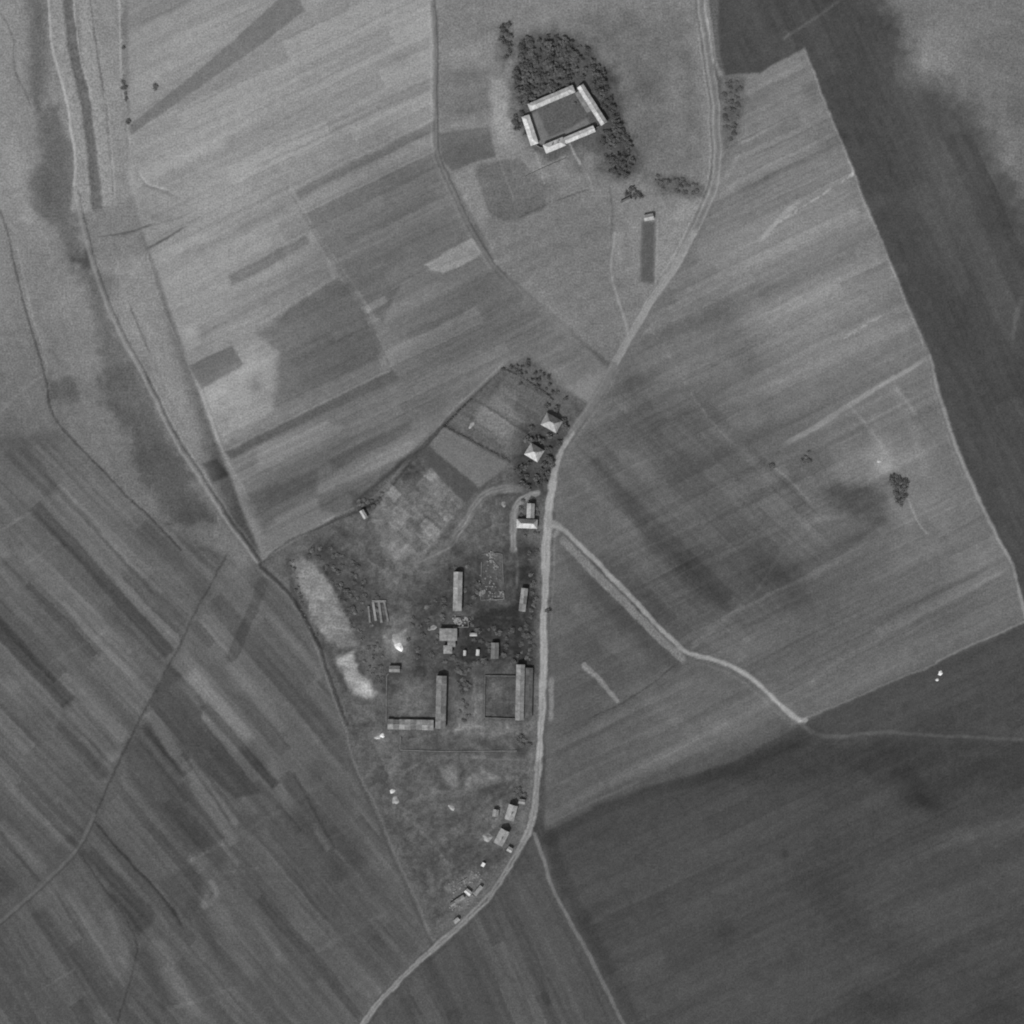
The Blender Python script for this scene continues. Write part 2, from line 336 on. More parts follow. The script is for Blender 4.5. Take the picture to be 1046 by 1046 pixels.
area([(546, 110), (586, 94), (612, 128), (558, 147)], 86, soft=1.5, name='courtyard', look='grassland')
area([(541, 118), (549, 113), (561, 142), (556, 148), (549, 146)], 106, soft=1.5, name='paved_walk', look='track')
area([(557, 147), (604, 128), (600, 121), (584, 130), (560, 141)], 108, soft=1.6, name='paved_walk', look='track')
area([(520, 150), (556, 158), (580, 164), (600, 190), (560, 205), (525, 215)], d=4, soft=4)
line([(582, 147), (587, 157), (592.5, 167.5)], 2.2, 150, soft=1.2, a=.9, name='footpath', curve=False)
line([(592, 167), (604, 186), (606, 194)], 1.4, d=10, soft=1.3, curve=False)
line([(536, 180), (552, 171), (590, 156)], 1.4, d=16, soft=1.2, a=.8); line([(545, 152), (551, 170), (556, 188)], 1.4, d=18, soft=1.2, a=.8)
line([(566, 206), (584, 200), (602, 193)], 1.6, d=-22, soft=1.3, fade=.15, h=-.2); line([(530, 222), (560, 208)], 1.6, d=-12, soft=1.4)
blob(590, 172, 8, 6, -14); blob(564, 190, 6, 10, -10)
LANE0 = [(570, 538), (579, 544), (605, 569), (649, 615), (685, 652), (703, 667), (734, 675), (757, 686), (775, 700), (797, 720), (812, 733)]
# main road from the north
ROAD_N = [(712, -80), (716, 0), (720, 26), (725, 62), (730, 95), (732, 124), (733, 155), (731, 181), (726, 199), (716, 222), (709, 236), (698, 258), (691, 270), (677, 291), (664, 309), (649, 335), (636, 357), (626, 374)]
ROAD_M = [(626, 374), (616, 394), (604, 414), (592, 430), (583, 443), (576, 455)]
ROAD_S = [(586, 440), (577, 455), (570, 470), (565, 492), (561, 518), (559.5, 535), (557.5, 580), (556, 623), (555, 665), (554.3, 700), (552, 750), (550.5, 780), (547, 822), (542, 845), (535, 858), (528, 872), (516, 892), (500, 915), (474, 941), (441, 970), (415, 995), (389, 1021), (371, 1046), (320, 1120)]
line(ROAD_N[:12], 17, d=-4, soft=5)
line(ROAD_N, 8, 113, soft=2, name='road', look='track', h=.15)
line(ROAD_N, 1.5, d=22, soft=1.3, off=3.2, a=.8); line(ROAD_N, 1.5, d=20, soft=1.3, off=-3.2, a=.8); line(ROAD_N, 1.7, d=-14, soft=1.3, a=.6)
line(ROAD_N[1:14], 1.8, d=14, soft=1.5, off=7.5, fade=.1); line(ROAD_N[:9], 1.6, d=-12, soft=1.4, off=5.6, fade=.1)
line(ROAD_N[:4] + [(733, 84)], 4.5, d=32, soft=2, off=-5.5, fade=.08)
line(ROAD_N[10:], 5, 137, soft=1.5, a=.75, off=-.5)
line(ROAD_M, 8, 107, soft=3, name='road', look='track'); line(ROAD_M, 2, d=8, soft=2, off=-7); line(ROAD_M, 1.6, d=9, soft=1.6, off=2)
line(ROAD_S[:5], 2.4, 132, soft=1.6, w1=8.4, name='road', look='track', h=.15)
line(ROAD_S[3:15], 8.8, 140, soft=1.6, w1=6.2, name='road', look='track', h=.15)
line(ROAD_S[11:], 6.4, 118, soft=1.6, w1=5.6, name='road', look='track', h=.15)
line(ROAD_S, 1.1, d=11, soft=1.1, off=1.7, dash=.9); line(ROAD_S, 1.1, d=11, soft=1.1, off=-1.7, dash=.9); line(ROAD_S[4:], 1.2, d=-13, soft=1.1, dash=.9)
line(ROAD_S[4:], 2, d=9, soft=2, off=5.5, dash=.9); line(ROAD_S[4:], 2, d=-9, soft=2, off=-6, dash=.9); line(LANE0, 1.1, d=-14, soft=1.1, dash=.9)
for q in ([(533, 745), (500, 742), (470, 744), (440, 752), (400, 758)], [(486, 742), (484, 700), (486, 676), (520, 672), (550, 668)], [(480, 640), (484, 600), (486, 560), (500, 540), (520, 525)], [(420, 670), (440, 660), (452, 672), (484, 680)], [(392, 660), (420, 640), (450, 628), (480, 628), (528, 632), (552, 640)], [(360, 560), (400, 590), (430, 620), (452, 640)], [(465, 880), (500, 850), (515, 815), (535, 790)], [(405, 825), (440, 860), (470, 895)], [(400, 800), (430, 780), (470, 774), (520, 776)]):
    line(q, 2.4, d=15, soft=1.8, dash=.8, fade=.1)
line(ROAD_S[14:19], 1.4, d=-18, soft=1.2, a=.9, dash=.8)
line(ROAD_S[4:14], 5, d=8, soft=2.5, off=8)
line([(567, 545), (565, 600), (563, 640)], 1.4, d=13, soft=1.3, fade=.1); line([(563, 690), (562.5, 740)], 4.5, 122, soft=2, a=.8, fade=.12)
area([(737, 78), (760, 80), (762, 100), (752, 145), (741, 158), (738, 120)], d=-18, soft=5, rough=2, name='undergrowth', look='grassland')
line([(733, 165), (745, 150), (752, 140), (760, 145), (790, 128)], 2.5, d=10, soft=2.5, fade=.1)
line([(733, 178), (732, 190), (745, 175), (752, 160)], 6, d=10, soft=4)
area([(670, 182), (690, 178), (719, 190), (720, 202), (695, 200), (672, 197)], d=-18, soft=4, rough=1.5, name='undergrowth', look='grassland')
area([(640, 200), (700, 203), (712, 222), (690, 250), (672, 280), (645, 270)], d=4, soft=5)
area([(655.5, 226), (669.5, 226), (668, 290), (654, 288)], 85, soft=2.6, name='garden_plot', look='crop', st=(92, 4, 50, 60, 3))
line([(671.5, 226), (670, 290)], 1.6, d=10, soft=1.3)
line([(623, 191), (626, 222), (624, 240)], 2.5, d=-14, soft=1.8); line([(628, 238), (625, 262), (624.5, 275), (627, 293), (636, 319), (641.5, 345)], 2.6, 134, soft=1.5, a=.75, name='footpath')
blob(632, 255, 5, 18, 12)
# ---- eastern field details
line([(952, 362), (915, 385), (879, 407), (838, 433), (800, 455)], 4.2, d=22, soft=2, w1=6, name='dirt_track', fade=.1)
line([(823, 48), (838, 88), (851, 121), (871, 170), (890, 219), (905, 250), (911, 270), (936, 330), (946, 355)], 1.9, d=22, soft=1.6, a=.75, off=1.6)
line([(952, 362), (962, 404), (977, 451), (990, 482), (1011, 528), (1024, 553), (1037, 579), (1046, 615), (1060, 660)], 3, 130, soft=1.7, a=.85, name='dirt_track', off=2.5)
line([(952, 362), (962, 404), (977, 451), (990, 482)], 1.3, d=10, soft=1.3, off=7)
line([(957, 677), (988, 662), (1046, 637), (1110, 610)], 2, 120, soft=1.6, a=.8, off=-1, name='dirt_track'); line([(822, 734), (879, 710), (957, 677)], 1.8, 108, soft=1.6, a=.8)
line([(1046, 300), (1037, 327), (1034, 350)], 5, d=14, soft=4, fade=.2)
line([(799, 41), (820, 27), (861, -2)], 3, d=16, soft=2.5, fade=.12)
line([(776, 246), (800, 220), (820, 204)], 5, d=15, soft=3, fade=.1); line([(791, 231), (830, 205), (871, 178)], 2, d=26, soft=1.6, dash=1.4)
line([(868, 165), (872, 180)], 4, d=20, soft=2, dash=1)
line([(770, 270), (900, 205)], 14, d=8, soft=8); line([(760, 330), (920, 275)], 12, d=7, soft=8); line([(860, 345), (905, 320)], 3, d=18, soft=2, dash=1.3); line([(780, 400), (930, 330)], 10, d=6, soft=6)
line([(690, 220), (830, 150)], 10, d=7, soft=7); line([(760, 190), (860, 140)], 14, d=-8, soft=8); line([(780, 300), (870, 262)], 10, d=-8, soft=6)
line([(663, 337), (680, 358), (698, 389), (711, 410), (734, 438), (752, 455)], 1.8, d=15, soft=1.5, dash=1.2)
line([(655, 345), (672, 326)], 1.6, d=12, soft=1.4, dash=.8); line([(685, 319), (742, 288)], 1.6, d=9, soft=1.6)
area([(597, 464), (612, 470), (652, 512), (700, 556), (748, 606), (742, 622), (725, 618), (660, 560), (640, 520)], d=-13, soft=5, rough=1.5, name='field')
blob(740, 330, 40, 24, -9, 60); blob(765, 365, 24, 18, -8); blob(690, 440, 30, 24, -6); blob(650, 385, 20, 14, -8); blob(700, 470, 22, 14, -7); blob(655, 470, 26, 14, 5, 45)
line([(640, 610), (720, 570), (780, 540)], 3, d=6, soft=3); line([(700, 665), (760, 620), (850, 575), (900, 540)], 5, d=9, soft=4, fade=.08); line([(745, 628), (775, 600), (800, 560)], 3, d=8, soft=3, fade=.1)
line([(822, 700), (880, 660), (960, 620), (1030, 580)], 6, d=6, soft=4, fade=.06); line([(800, 690), (850, 650), (950, 600)], 3, d=5, soft=3)
line([(800, 560), (840, 530), (905, 525)], 5, d=8, soft=4, fade=.1)
area([(780, 478), (835, 452), (848, 465), (860, 495), (900, 500), (930, 540), (870, 560), (820, 515), (792, 480)], d=-5, soft=5)
area([(840, 500), (880, 492), (905, 505), (905, 535), (870, 530)], d=-20, soft=8, rough=4)
line([(791, 477), (810, 494), (828, 513)], 1.8, d=18, soft=1.6); line([(926, 505), (939, 535), (948, 545)], 1.7, d=20, soft=1.4)
line([(828, 455), (845, 484), (850, 505)], 1.3, d=-10, soft=1.3); line([(868, 414), (890, 440), (905, 462)], 2.5, d=10, soft=2); line([(855, 455), (880, 442)], 1.8, d=12, soft=1.6)
line([(913, 392), (924, 408), (936, 425)], 4, d=13, soft=2.5, fade=.1); line([(915, 400), (935, 450), (945, 480)], 10, d=5, soft=4); line([(938, 428), (958, 452)], 1.2, d=-12, soft=1.2)
blob(900, 468, 20, 16, 26, 50); blob(905, 478, 8, 6, 16); blob(935, 470, 18, 30, 10, 20); blob(870, 470, 24, 20, 6); blob(850, 420, 60, 20, -4, -30)
blob(930, 520, 30, 14, 12, -20); blob(1000, 570, 18, 30, 8, 60); blob(836, 530, 14, 10, 10)
blob(800, 600, 60, 40, -5); blob(770, 660, 40, 18, 5)
# lane to the east
LANE = [(562, 537), (570, 538), (579, 544), (605, 569), (649, 615), (685, 652), (703, 667), (734, 675), (757, 686), (775, 700), (797, 720), (812, 733), (822, 736)]
line([(576, 552), (605, 582), (649, 627), (697, 673)], 7.5, 112, soft=2, name='verge', look='grassland', curve=False)
line([(574, 553), (603, 583), (647, 628), (694, 673)], 1.6, d=12, soft=1.4, curve=False, off=1.6)
line([(580, 548), (607, 575), (651, 621), (688, 660)], 2.5, d=-10, soft=1.6, curve=False)
line([(580, 570), (625, 620), (690, 682)], 12, d=-8, soft=8, curve=False)
line(LANE, 4.6, 133, soft=1.5, name='dirt_track', h=.1); line(LANE[6:11], 1.6, d=14, soft=1.3); line(LANE[6:12], 2, d=10, soft=2, off=8, fade=.1)
line([(562, 533), (572, 537), (566, 548)], 5, 128, soft=2.5, a=.8)
line([(817, 737), (824, 744), (836, 751), (861, 752), (900, 748.5), (950, 751), (998, 753.5), (1046, 755), (1110, 757)], 4.5, d=16, soft=2.2, w1=3, name='dirt_track')
line([(820, 738), (830, 752), (842, 759), (870, 760)], 1.5, d=8, soft=1.6, fade=.2)
line([(597, 679), (612, 694), (631, 716)], 5, 124, soft=1.8, a=.85, name='verge', look='grassland', curve=False)
line([(595, 737), (634, 719), (670, 695), (696, 675)], 1.6, d=-18, soft=1.4, fade=.15, name='ditch', look='grassland', h=-.2)
line([(560, 838), (610, 806), (649, 786), (700, 759), (739, 740), (790, 716), (812, 736)], 9, d=9, soft=8)
line([(560, 806), (630, 772), (690, 742)], 5, d=5, soft=4); blob(736, 742, 14, 10, 7); blob(700, 708, 30, 20, 4, -30); blob(585, 640, 16, 30, 5)
line([(556, 852), (578, 840), (610, 823), (664, 803), (752, 778), (830, 742)], 12, d=-9, soft=8, off=6)
line([(556, 855), (568, 900), (600, 960), (625, 1010), (645, 1050)], 12, d=-8, soft=8, off=-7)
line([(560, 846), (600, 826), (660, 800)], 2.2, d=10, soft=2, off=-4, fade=.1)
line([(546, 852), (556, 880), (567, 913), (597, 967), (618, 1008), (636, 1046), (660, 1100)], 3.4, 110, soft=1.6, a=.9, name='dirt_track'); line([(580, 938), (597, 967), (618, 1008), (636, 1046)], 1.2, d=-10, soft=1.2)
# dark southern field details
area([(690, 800), (800, 755), (950, 760), (1100, 750), (1100, 800), (1000, 800), (960, 830), (920, 812), (900, 790), (780, 800)], d=-8, soft=10, rough=4)
blob(942, 820, 22, 9, -14, 15); blob(930, 795, 20, 10, -10, 40); blob(896, 796, 6, 5, -9); blob(802, 873, 4, 5, -10); blob(905, 1030, 30, 16, -9)
blob(850, 920, 20, 60, -6, -45); blob(700, 900, 60, 60, 2); blob(940, 930, 50, 30, 5); blob(1000, 850, 40, 20, 6); blob(740, 950, 14, 10, -7); blob(920, 970, 40, 20, -5); blob(780, 1010, 60, 30, 4); blob(1020, 1030, 30, 20, -6)
line([(900, 890), (960, 860), (1040, 840)], 14, d=5, soft=9); line([(560, 1000), (585, 1046)], 3, d=-6, soft=2); line([(500, 920), (520, 970), (540, 1030), (545, 1060)], 1.8, d=-8, soft=1.6); line([(522, 920), (548, 970), (570, 1046)], 2, d=5, soft=2)
line([(510, 906), (530, 950), (560, 1020)], 12, d=-7, soft=4)
# ---- south-western strips
def strip(x0, y0, x1, y1, wd, d, soft=1.6, name='field'):
    L = math.hypot(x1 - x0, y1 - y0); nx, ny = -(y1 - y0) / L * wd / 2, (x1 - x0) / L * wd / 2
    area([(x0 + nx, y0 + ny), (x0 - nx, y0 - ny), (x1 - nx, y1 - ny), (x1 + nx, y1 + ny)], d=d * 1.35, soft=soft, name=name)
strip(36, 516, 173, 668, 13, -14); strip(30, 520, 70, 560, 6, -4)
strip(-30, 610, 70, 718, 17, -17)
strip(50, 482, 160, 604, 3, 6, 1.4, None); strip(46, 485, 156, 607, 3.5, -6, 1.4, None); strip(8, 555, 160, 707, 2, -6, 1.4, None); strip(72, 723, 118, 776, 13, 8, 2); strip(60, 740, 108, 792, 14, -8, 3); strip(70, 716, 112, 770, 20, -9, 5, None)
strip(60, 500, 150, 590, 22, 6, 4); strip(85, 490, 190, 600, 20, 3, 4, None); strip(20, 560, 140, 690, 16, 5, 3, None); strip(8, 570, 100, 672, 18, -8, 4)
strip(104, 545, 165, 606, 2.5, 9, 1.5, None); strip(135, 530, 215, 610, 18, -5, 6, None)
strip(190, 690, 250, 760, 26, 14, 6, None); strip(205, 640, 290, 745, 10, 4, 4, None)
area([(175, 678), (209, 716), (206, 734), (230, 764), (268, 810), (240, 815), (211, 790), (152, 719)], d=-17, soft=1.6, name='field')
strip(208, 720, 282, 803, 9, -15, 1.5); strip(207, 732, 262, 798, 6.5, 8, 1.4); strip(152, 727, 240, 862, 12, 9, 1.8); strip(146, 742, 196, 800, 6, -8, 1.5); strip(143, 745, 185, 800, 8, 5, 2, None)
area([(126, 760), (150, 735), (178, 780), (205, 830), (230, 856), (190, 875), (160, 835), (130, 792)], d=-12, soft=5, name='field')
strip(193, 776, 243, 842, 7, 10, 1.6, None); strip(186, 770, 235, 838, 3, -12, 1.3, None)
line([(268, 596), (255, 630), (236, 672)], 11, d=-14, soft=3, curve=False); line([(200, 640), (232, 676)], 10, d=-10, soft=4, curve=False); blob(222, 645, 14, 16, 5)
line([(232, 566), (204, 618), (178, 670), (147, 727), (119, 783), (99, 830)], 2.4, d=-17, soft=1.8, name='ditch', look='grassland', h=-.2)
line([(96, 832), (77, 869), (40, 906), (0, 941), (-50, 985)], 3, 96, soft=1.8, a=.75, name='dirt_track'); line([(96, 832), (77, 869), (40, 906), (0, 941), (-50, 985)], 1.3, d=-14, soft=1.3, off=-3)
line([(97, 838), (125, 872), (155, 904), (172, 925), (188, 946)], 2.6, d=-22, soft=1.8, name='ditch', look='grassland', h=-.25, fade=.05)
area([(82, 870), (94, 868), (150, 920), (160, 935), (142, 958), (132, 942), (110, 905)], d=-16, soft=4, rough=1.5, name='field')
line([(82, 872), (110, 912), (138, 957), (136, 990), (122, 1040), (112, 1080)], 2, d=-14, soft=1.7, name='ditch', look='grassland', h=-.2)
area([(160, 900), (200, 882), (208, 910), (195, 940), (180, 935)], d=-9, soft=4)
strip(0, 840, 45, 890, 12, 7, 3, None); strip(5, 800, 78, 872, 5, 6, 2, None); strip(20, 800, 80, 866, 7, -8, 2, None); strip(0, 850, 40, 900, 4, -10, 1.6, None); strip(60, 820, 84, 850, 3, -9, 1.5, None)
strip(40, 930, 100, 1030, 18, -8, 5, None); strip(70, 910, 120, 1000, 14, 6, 5, None); strip(110, 930, 130, 990, 12, 6, 5, None); strip(142, 970, 172, 1030, 14, -8, 4, None); strip(160, 960, 200, 1040, 14, 6, 5, None)
strip(210, 905, 260, 1000, 16, 5, 5, None); strip(230, 880, 290, 985, 10, 6, 4, None); strip(196, 920, 240, 1010, 8, -6, 4, None)
line([(215, 902), (222, 914), (208, 926), (211, 916)], 5, d=14, soft=3); line([(195, 878), (230, 862), (245, 868)], 3, d=14, soft=2.5, dash=.9); line([(222, 893), (262, 888)], 4, d=9, soft=3, dash=.8)
line([(178, 1030), (240, 1010)], 4, d=8, soft=3); line([(40, 1012), (76, 990)], 2, d=9, soft=2)
line([(50, 678), (100, 650), (108, 645)], 3, d=7, soft=2.5); line([(0, 542), (30, 524), (38, 518)], 2.5, d=9, soft=2); line([(28, 575), (60, 552)], 2, d=7, soft=2)
blob(246, 582, 10, 12, 12); blob(20, 780, 40, 30, 6); blob(40, 740, 24, 16, -6); blob(240, 700, 14, 8, 6); blob(12, 700, 14, 10, 8)
strip(262, 850, 320, 960, 22, 6, 8, None); strip(290, 820, 350, 900, 18, -9, 6, None); strip(318, 780, 372, 880, 24, -6, 8, None); strip(275, 780, 300, 830, 10, 9, 4, None); strip(340, 880, 392, 960, 16, -5, 8, None); strip(300, 790, 342, 866, 3, -10, 1.6, None); strip(322, 848, 336, 868, 4, 12, 2, None)
line([(250, 850), (290, 825), (330, 800)], 5, d=6, soft=4); line([(310, 980), (340, 962), (400, 930)], 5, d=6, soft=4); line([(330, 860), (380, 835)], 3, d=5, soft=3)
# boundary of the commons
line([(265, 577), (299, 610), (324, 654), (342, 706), (355, 739)], 3, d=-24, soft=1.8, name='ditch', look='grassland', h=-.4)
line([(265, 577), (299, 610), (324, 654), (342, 706), (355, 739)], 1.6, d=17, soft=1.4, off=4)
line([(350, 725), (358, 776), (384, 828), (402, 874), (420, 913), (441, 962)], 2.2, d=12, soft=1.8, off=-2); line([(358, 776), (384, 828), (402, 874), (420, 913), (441, 962)], 3, d=-8, soft=2, off=2)
line([(265, 576), (293, 554), (332, 536), (384, 512), (425, 466), (482, 407), (516, 375)], 2.4, d=-20, soft=1.6, name='ditch', look='grassland', h=-.25)
line([(332, 536), (384, 510), (425, 464), (482, 406), (516, 374)], 1.6, d=15, soft=1.4, off=-3.5)
line([(355, 739), (366, 742), (378, 737)], 1.6, d=-14, soft=1.4)

# ---- village ground
VILLAGE = [(268, 576), (345, 528), (425, 464), (482, 407), (515, 376), (540, 366), (578, 402), (590, 425), (570, 469), (558, 530), (553, 700), (548, 800), (533, 856), (498, 915), (441, 958), (402, 874), (358, 776), (343, 706), (325, 655), (299, 610)]
_vg = np.clip(poly_sd(GX, GY, VILLAGE) / 10, 0, 1)
T += _vg * (16 * fbm(GX / 13, GY / 13, 50, 4) + 9 * vnoise(GX / 3.5, GY / 3.5, 49) + 26 * np.clip(fbm(GX / 6, GY / 6, 55, 3) - .35, 0, 1) - 5)
area([(268, 580), (296, 560), (330, 545), (300, 572), (308, 606), (300, 606)], d=5, soft=3)
area([(312, 560), (335, 555), (372, 575), (392, 610), (390, 640), (372, 650), (352, 622), (338, 590), (318, 574)], d=-12, soft=5, rough=2.5, name='undergrowth', look='grassland')
SCAR_A = [(299, 574), (308, 571), (318, 574), (335, 590), (348, 621), (363, 646), (366, 658), (345, 664), (325, 644), (309, 606)]
SCAR_B = [(345, 672), (360, 667), (366, 688), (376, 696), (385, 706), (379, 714), (363, 708), (353, 696)]
area(SCAR_A, 118, soft=3.5, rough=3, name='quarry_face', look='rock', st=(8, 15, 52, 24, 2.0))
area(SCAR_B, 134, soft=3.5, rough=3, name='quarry_face', look='rock', st=(15, 13, 53, 20, 2.0))
_w = win([(290, 560), (395, 720)], 0)
T[_w] += (T[_w] > 104) * (16 * fbm(GX[_w] / 10, GY[_w] / 10, 24, 4))
blob(312, 582, 12, 8, 10); blob(355, 652, 14, 10, -12); blob(320, 610, 10, 14, 6); blob(373, 703, 12, 6, 14, 30); blob(352, 673, 8, 5, 16, 0, .6); blob(378, 706, 7, 5, 14, 30, .6)
line([(294, 572), (300, 604), (314, 640), (330, 662)], 5, d=-16, soft=3); line([(330, 650), (345, 690), (356, 712)], 6, d=-9, soft=4)
line([(330, 580), (346, 606), (358, 632), (372, 655)], 4, d=-14, soft=2, dash=1.2)
area([(366, 655), (392, 650), (396, 690), (386, 702), (372, 690)], d=2, soft=4, rough=2)
area([(384, 505), (440, 478), (474, 512), (440, 560), (420, 590), (390, 560), (380, 530)], d=19, soft=2.5, rough=1.0, name='meadow', look='grassland')
patchwork([(425, 466), (474, 513), (440, 560), (402, 575), (384, 505)], 44, 8, 26, 10, 120, 3, thin=10)
area([(425, 464), (438, 455), (464, 478), (490, 500), (474, 513), (456, 494), (441, 477)], 77, soft=1.6, name='garden_plot')
area([(454, 436), (438, 454), (490, 499), (516, 478), (520, 472)], 104, soft=1.6, name='garden_plot', st=(40, 4, 55, 60, 4))
area([(441, 478), (447, 484), (432, 502), (424, 497)], d=9, soft=1.5); area([(426, 467), (440, 478), (424, 496), (414, 486)], d=-8, soft=2)
area([(458, 430), (482, 406), (516, 376), (540, 366), (585, 402), (576, 425), (550, 440), (521, 470)], 92, soft=6, name='garden_plot', look='grassland')
patchwork([(458, 431), (515, 378), (560, 392), (548, 438), (521, 468)], 32, 11, 30, 9, 121, 4, thin=10)
area([(490, 412), (510, 402), (532, 428), (520, 455), (480, 435)], d=13, soft=4, rough=1.5); area([(512, 392), (530, 402), (525, 418), (510, 408)], d=8, soft=3)
line([(483, 408), (505, 420), (535, 440), (550, 450)], 1.8, d=-12, soft=1.6); line([(453, 435), (486, 454), (521, 472)], 3, d=-12, soft=1.8)
area([(358, 505), (386, 498), (392, 512), (376, 524), (362, 520)], d=-14, soft=4, rough=1.5)
area([(530, 440), (560, 425), (580, 440), (566, 470), (558, 510), (530, 500), (524, 470)], d=-16, soft=7, rough=2, name='undergrowth', look='grassland')
line([(428, 577), (446, 566), (463, 550), (476, 530), (490, 510), (508, 500), (528, 498), (548, 502)], 8, 102, soft=3, a=.5, name='dirt_track', fade=.2)
for o in (-2, 3, 8): line([(462, 552 - o), (474, 538 - o), (484, 522 - o), (498, 508 - o * .8), (520, 501 - o * .6), (542, 502 - o * .2)], 2, d=19, soft=1.6, fade=.12)
line([(482, 528), (494, 512), (512, 505), (528, 506)], 2.4, d=-16, soft=1.8, fade=.15)
line([(548, 503), (540, 506), (531, 513), (525.5, 524), (524.5, 540), (524.5, 561)], 6.5, 118, soft=1.5, name='dirt_track'); line([(548, 503), (538, 507), (527, 520), (526.6, 540), (526.6, 561)], 1.3, d=16, soft=1.2); line([(541, 503), (531, 508), (522, 522), (521.6, 540), (521.6, 561)], 1.3, d=16, soft=1.2)
line([(527, 561), (529, 575), (528.5, 600)], 2.6, d=22, soft=1.6); area([(530, 566), (546, 566), (546, 577), (531, 577)], d=10, soft=2); area([(532, 578), (547, 578), (547, 598), (532, 598)], d=-9, soft=2)
area([(466, 512), (478, 520), (470, 545), (458, 556), (440, 575), (428, 590), (420, 582), (446, 548)], d=5, soft=4)
line([(427, 576), (444, 567), (464, 556), (472, 540), (480, 524)], 1.6, d=20, soft=1.4, fade=.1); line([(458, 600), (462, 560), (474, 536)], 2.5, d=-12, soft=2)
area([(474, 575), (492, 560), (522, 560), (524, 640), (474, 640)], d=-6, soft=5)
area([(430, 600), (475, 565), (545, 560), (545, 690), (420, 690)], d=-14, soft=14)
area([(492, 564), (514, 564), (516, 616), (490, 616)], d=12, soft=2.5, rough=1)
area([(528, 560), (551, 556), (549, 690), (526, 690)], d=-15, soft=4); area([(484, 628), (530, 618), (530, 674), (470, 678), (468, 645)], d=-24, soft=4, rough=1.5)
area([(392, 680), (463, 682), (461, 747), (391, 746)], d=-6, soft=3, name='farmyard', look='grassland'); area([(406, 692), (442, 692), (440, 730), (406, 730)], d=10, soft=4)
area([(494, 690), (528, 688), (526, 735), (494, 734)], d=-8, soft=2, name='farmyard', look='grassland'); area([(496, 690), (512, 692), (516, 712), (500, 720)], d=8, soft=5); area([(536, 682), (545, 682), (544, 733), (535, 733)], d=0, soft=1.5)
area([(466, 684), (480, 684), (480, 708), (468, 712)], d=-20, soft=4, rough=1); area([(468, 710), (494, 700), (494, 745), (466, 745)], d=8, soft=4)
area([(470, 738), (545, 737), (545, 752), (460, 752)], d=9, soft=3, rough=1); line([(408, 766), (450, 768), (530, 766)], 2, d=-6, soft=1.6, curve=False); area([(410, 752), (460, 753), (456, 766), (412, 764)], d=-5, soft=2)
area([(490, 756), (545, 752), (545, 768), (495, 770)], d=-8, soft=4, rough=1.5)
area([(378, 748), (392, 744), (410, 770), (410, 790), (396, 790), (384, 770)], d=9, soft=3, rough=1.5); line([(380, 756), (390, 775), (402, 800), (404, 815)], 2.5, d=8, soft=2)
area([(449, 784), (462, 780), (468, 792), (465, 804), (456, 802)], d=22, soft=4, rough=1.5, name='bare_ground', look='rock'); area([(474, 796), (492, 784), (508, 790), (510, 796), (490, 804), (476, 804)], d=22, soft=4, rough=1.5, name='bare_ground', look='rock')
area([(470, 785), (476, 785), (474, 805), (468, 806)], d=-12, soft=3); line([(415, 806), (470, 808), (520, 796), (546, 785)], 3, d=8, soft=2.5); line([(410, 790), (450, 772), (500, 774), (545, 778)], 4, d=6, soft=3)
area([(380, 790), (450, 806), (540, 800), (535, 850), (500, 905), (450, 950), (415, 880)], d=-2, soft=8, st=(-30, 6, 57, 40, 5)); line([(437, 910), (462, 892), (480, 880)], 3, d=9, soft=2.5, dash=.9)
area([(500, 822), (534, 815), (540, 845), (520, 868), (492, 866)], d=6, soft=5, rough=2); area([(456, 905), (480, 890), (494, 895), (490, 915), (470, 932), (458, 922)], d=14, soft=4, rough=1.5)
blob(405, 656, 9, 9, 34, 0, .8); blob(404, 655, 18, 13, 12, 0, .8); blob(388, 752, 6, 5, 12); blob(445, 648, 14, 6, 12); blob(404, 816, 5, 8, 12); blob(462, 824, 6, 4, 10)

# mottling of soil and growth at every scale
T += 3.2 * fbm(GX / 60, GY / 60, 3, 4) + 2.6 * fbm(GX / 14, GY / 14, 5, 3) + 3.0 * vnoise(GX / 2.6, GY / 2.6, 8) + 3.0 * fbm(GX / 5, GY / 5, 28, 2)
T = T * (1.06 + 0.085 * np.clip((T - 80) / 55, 0, 1))
T = np.clip(T, 50, 215)
HT += 0.25 * fbm(GX / 40, GY / 40, 36, 3)
ALB = np.where(T / 255 <= .04045, T / 255 / 12.92, ((T / 255 + .055) / 1.055) ** 2.4)

def ground_z(u, v):
    fi = (v - U0) / STEP; fj = (u - U0) / STEP
    i = min(max(int(fi), 0), NG - 2); j = min(max(int(fj), 0), NG - 2)
    a, b = fi - i, fj - j
    return float(HT[i, j] * (1 - a) * (1 - b) + HT[i + 1, j] * a * (1 - b) + HT[i, j + 1] * (1 - a) * b + HT[i + 1, j + 1] * a * b)

# ---------------------------------------------------------------- materials
def lin(t):
    t = t / 255.0
    return t / 12.92 if t <= .04045 else ((t + .055) / 1.055) ** 2.4

def _noise(nt, coord, scale, detail=2.0, rough=.55):
    n = nt.nodes.new('ShaderNodeTexNoise'); n.inputs['Scale'].default_value = scale
    n.inputs['Detail'].default_value = detail; n.inputs['Roughness'].default_value = rough
    nt.links.new(coord, n.inputs['Vector']); return n.outputs['Fac']

def _map(nt, fac, lo, hi, a=.25, b=.75):
    m = nt.nodes.new('ShaderNodeMapRange'); m.inputs['From Min'].default_value = a; m.inputs['From Max'].default_value = b
    m.inputs['To Min'].default_value = lo; m.inputs['To Max'].default_value = hi; m.clamp = False
    nt.links.new(fac, m.inputs['Value']); return m.outputs['Result']

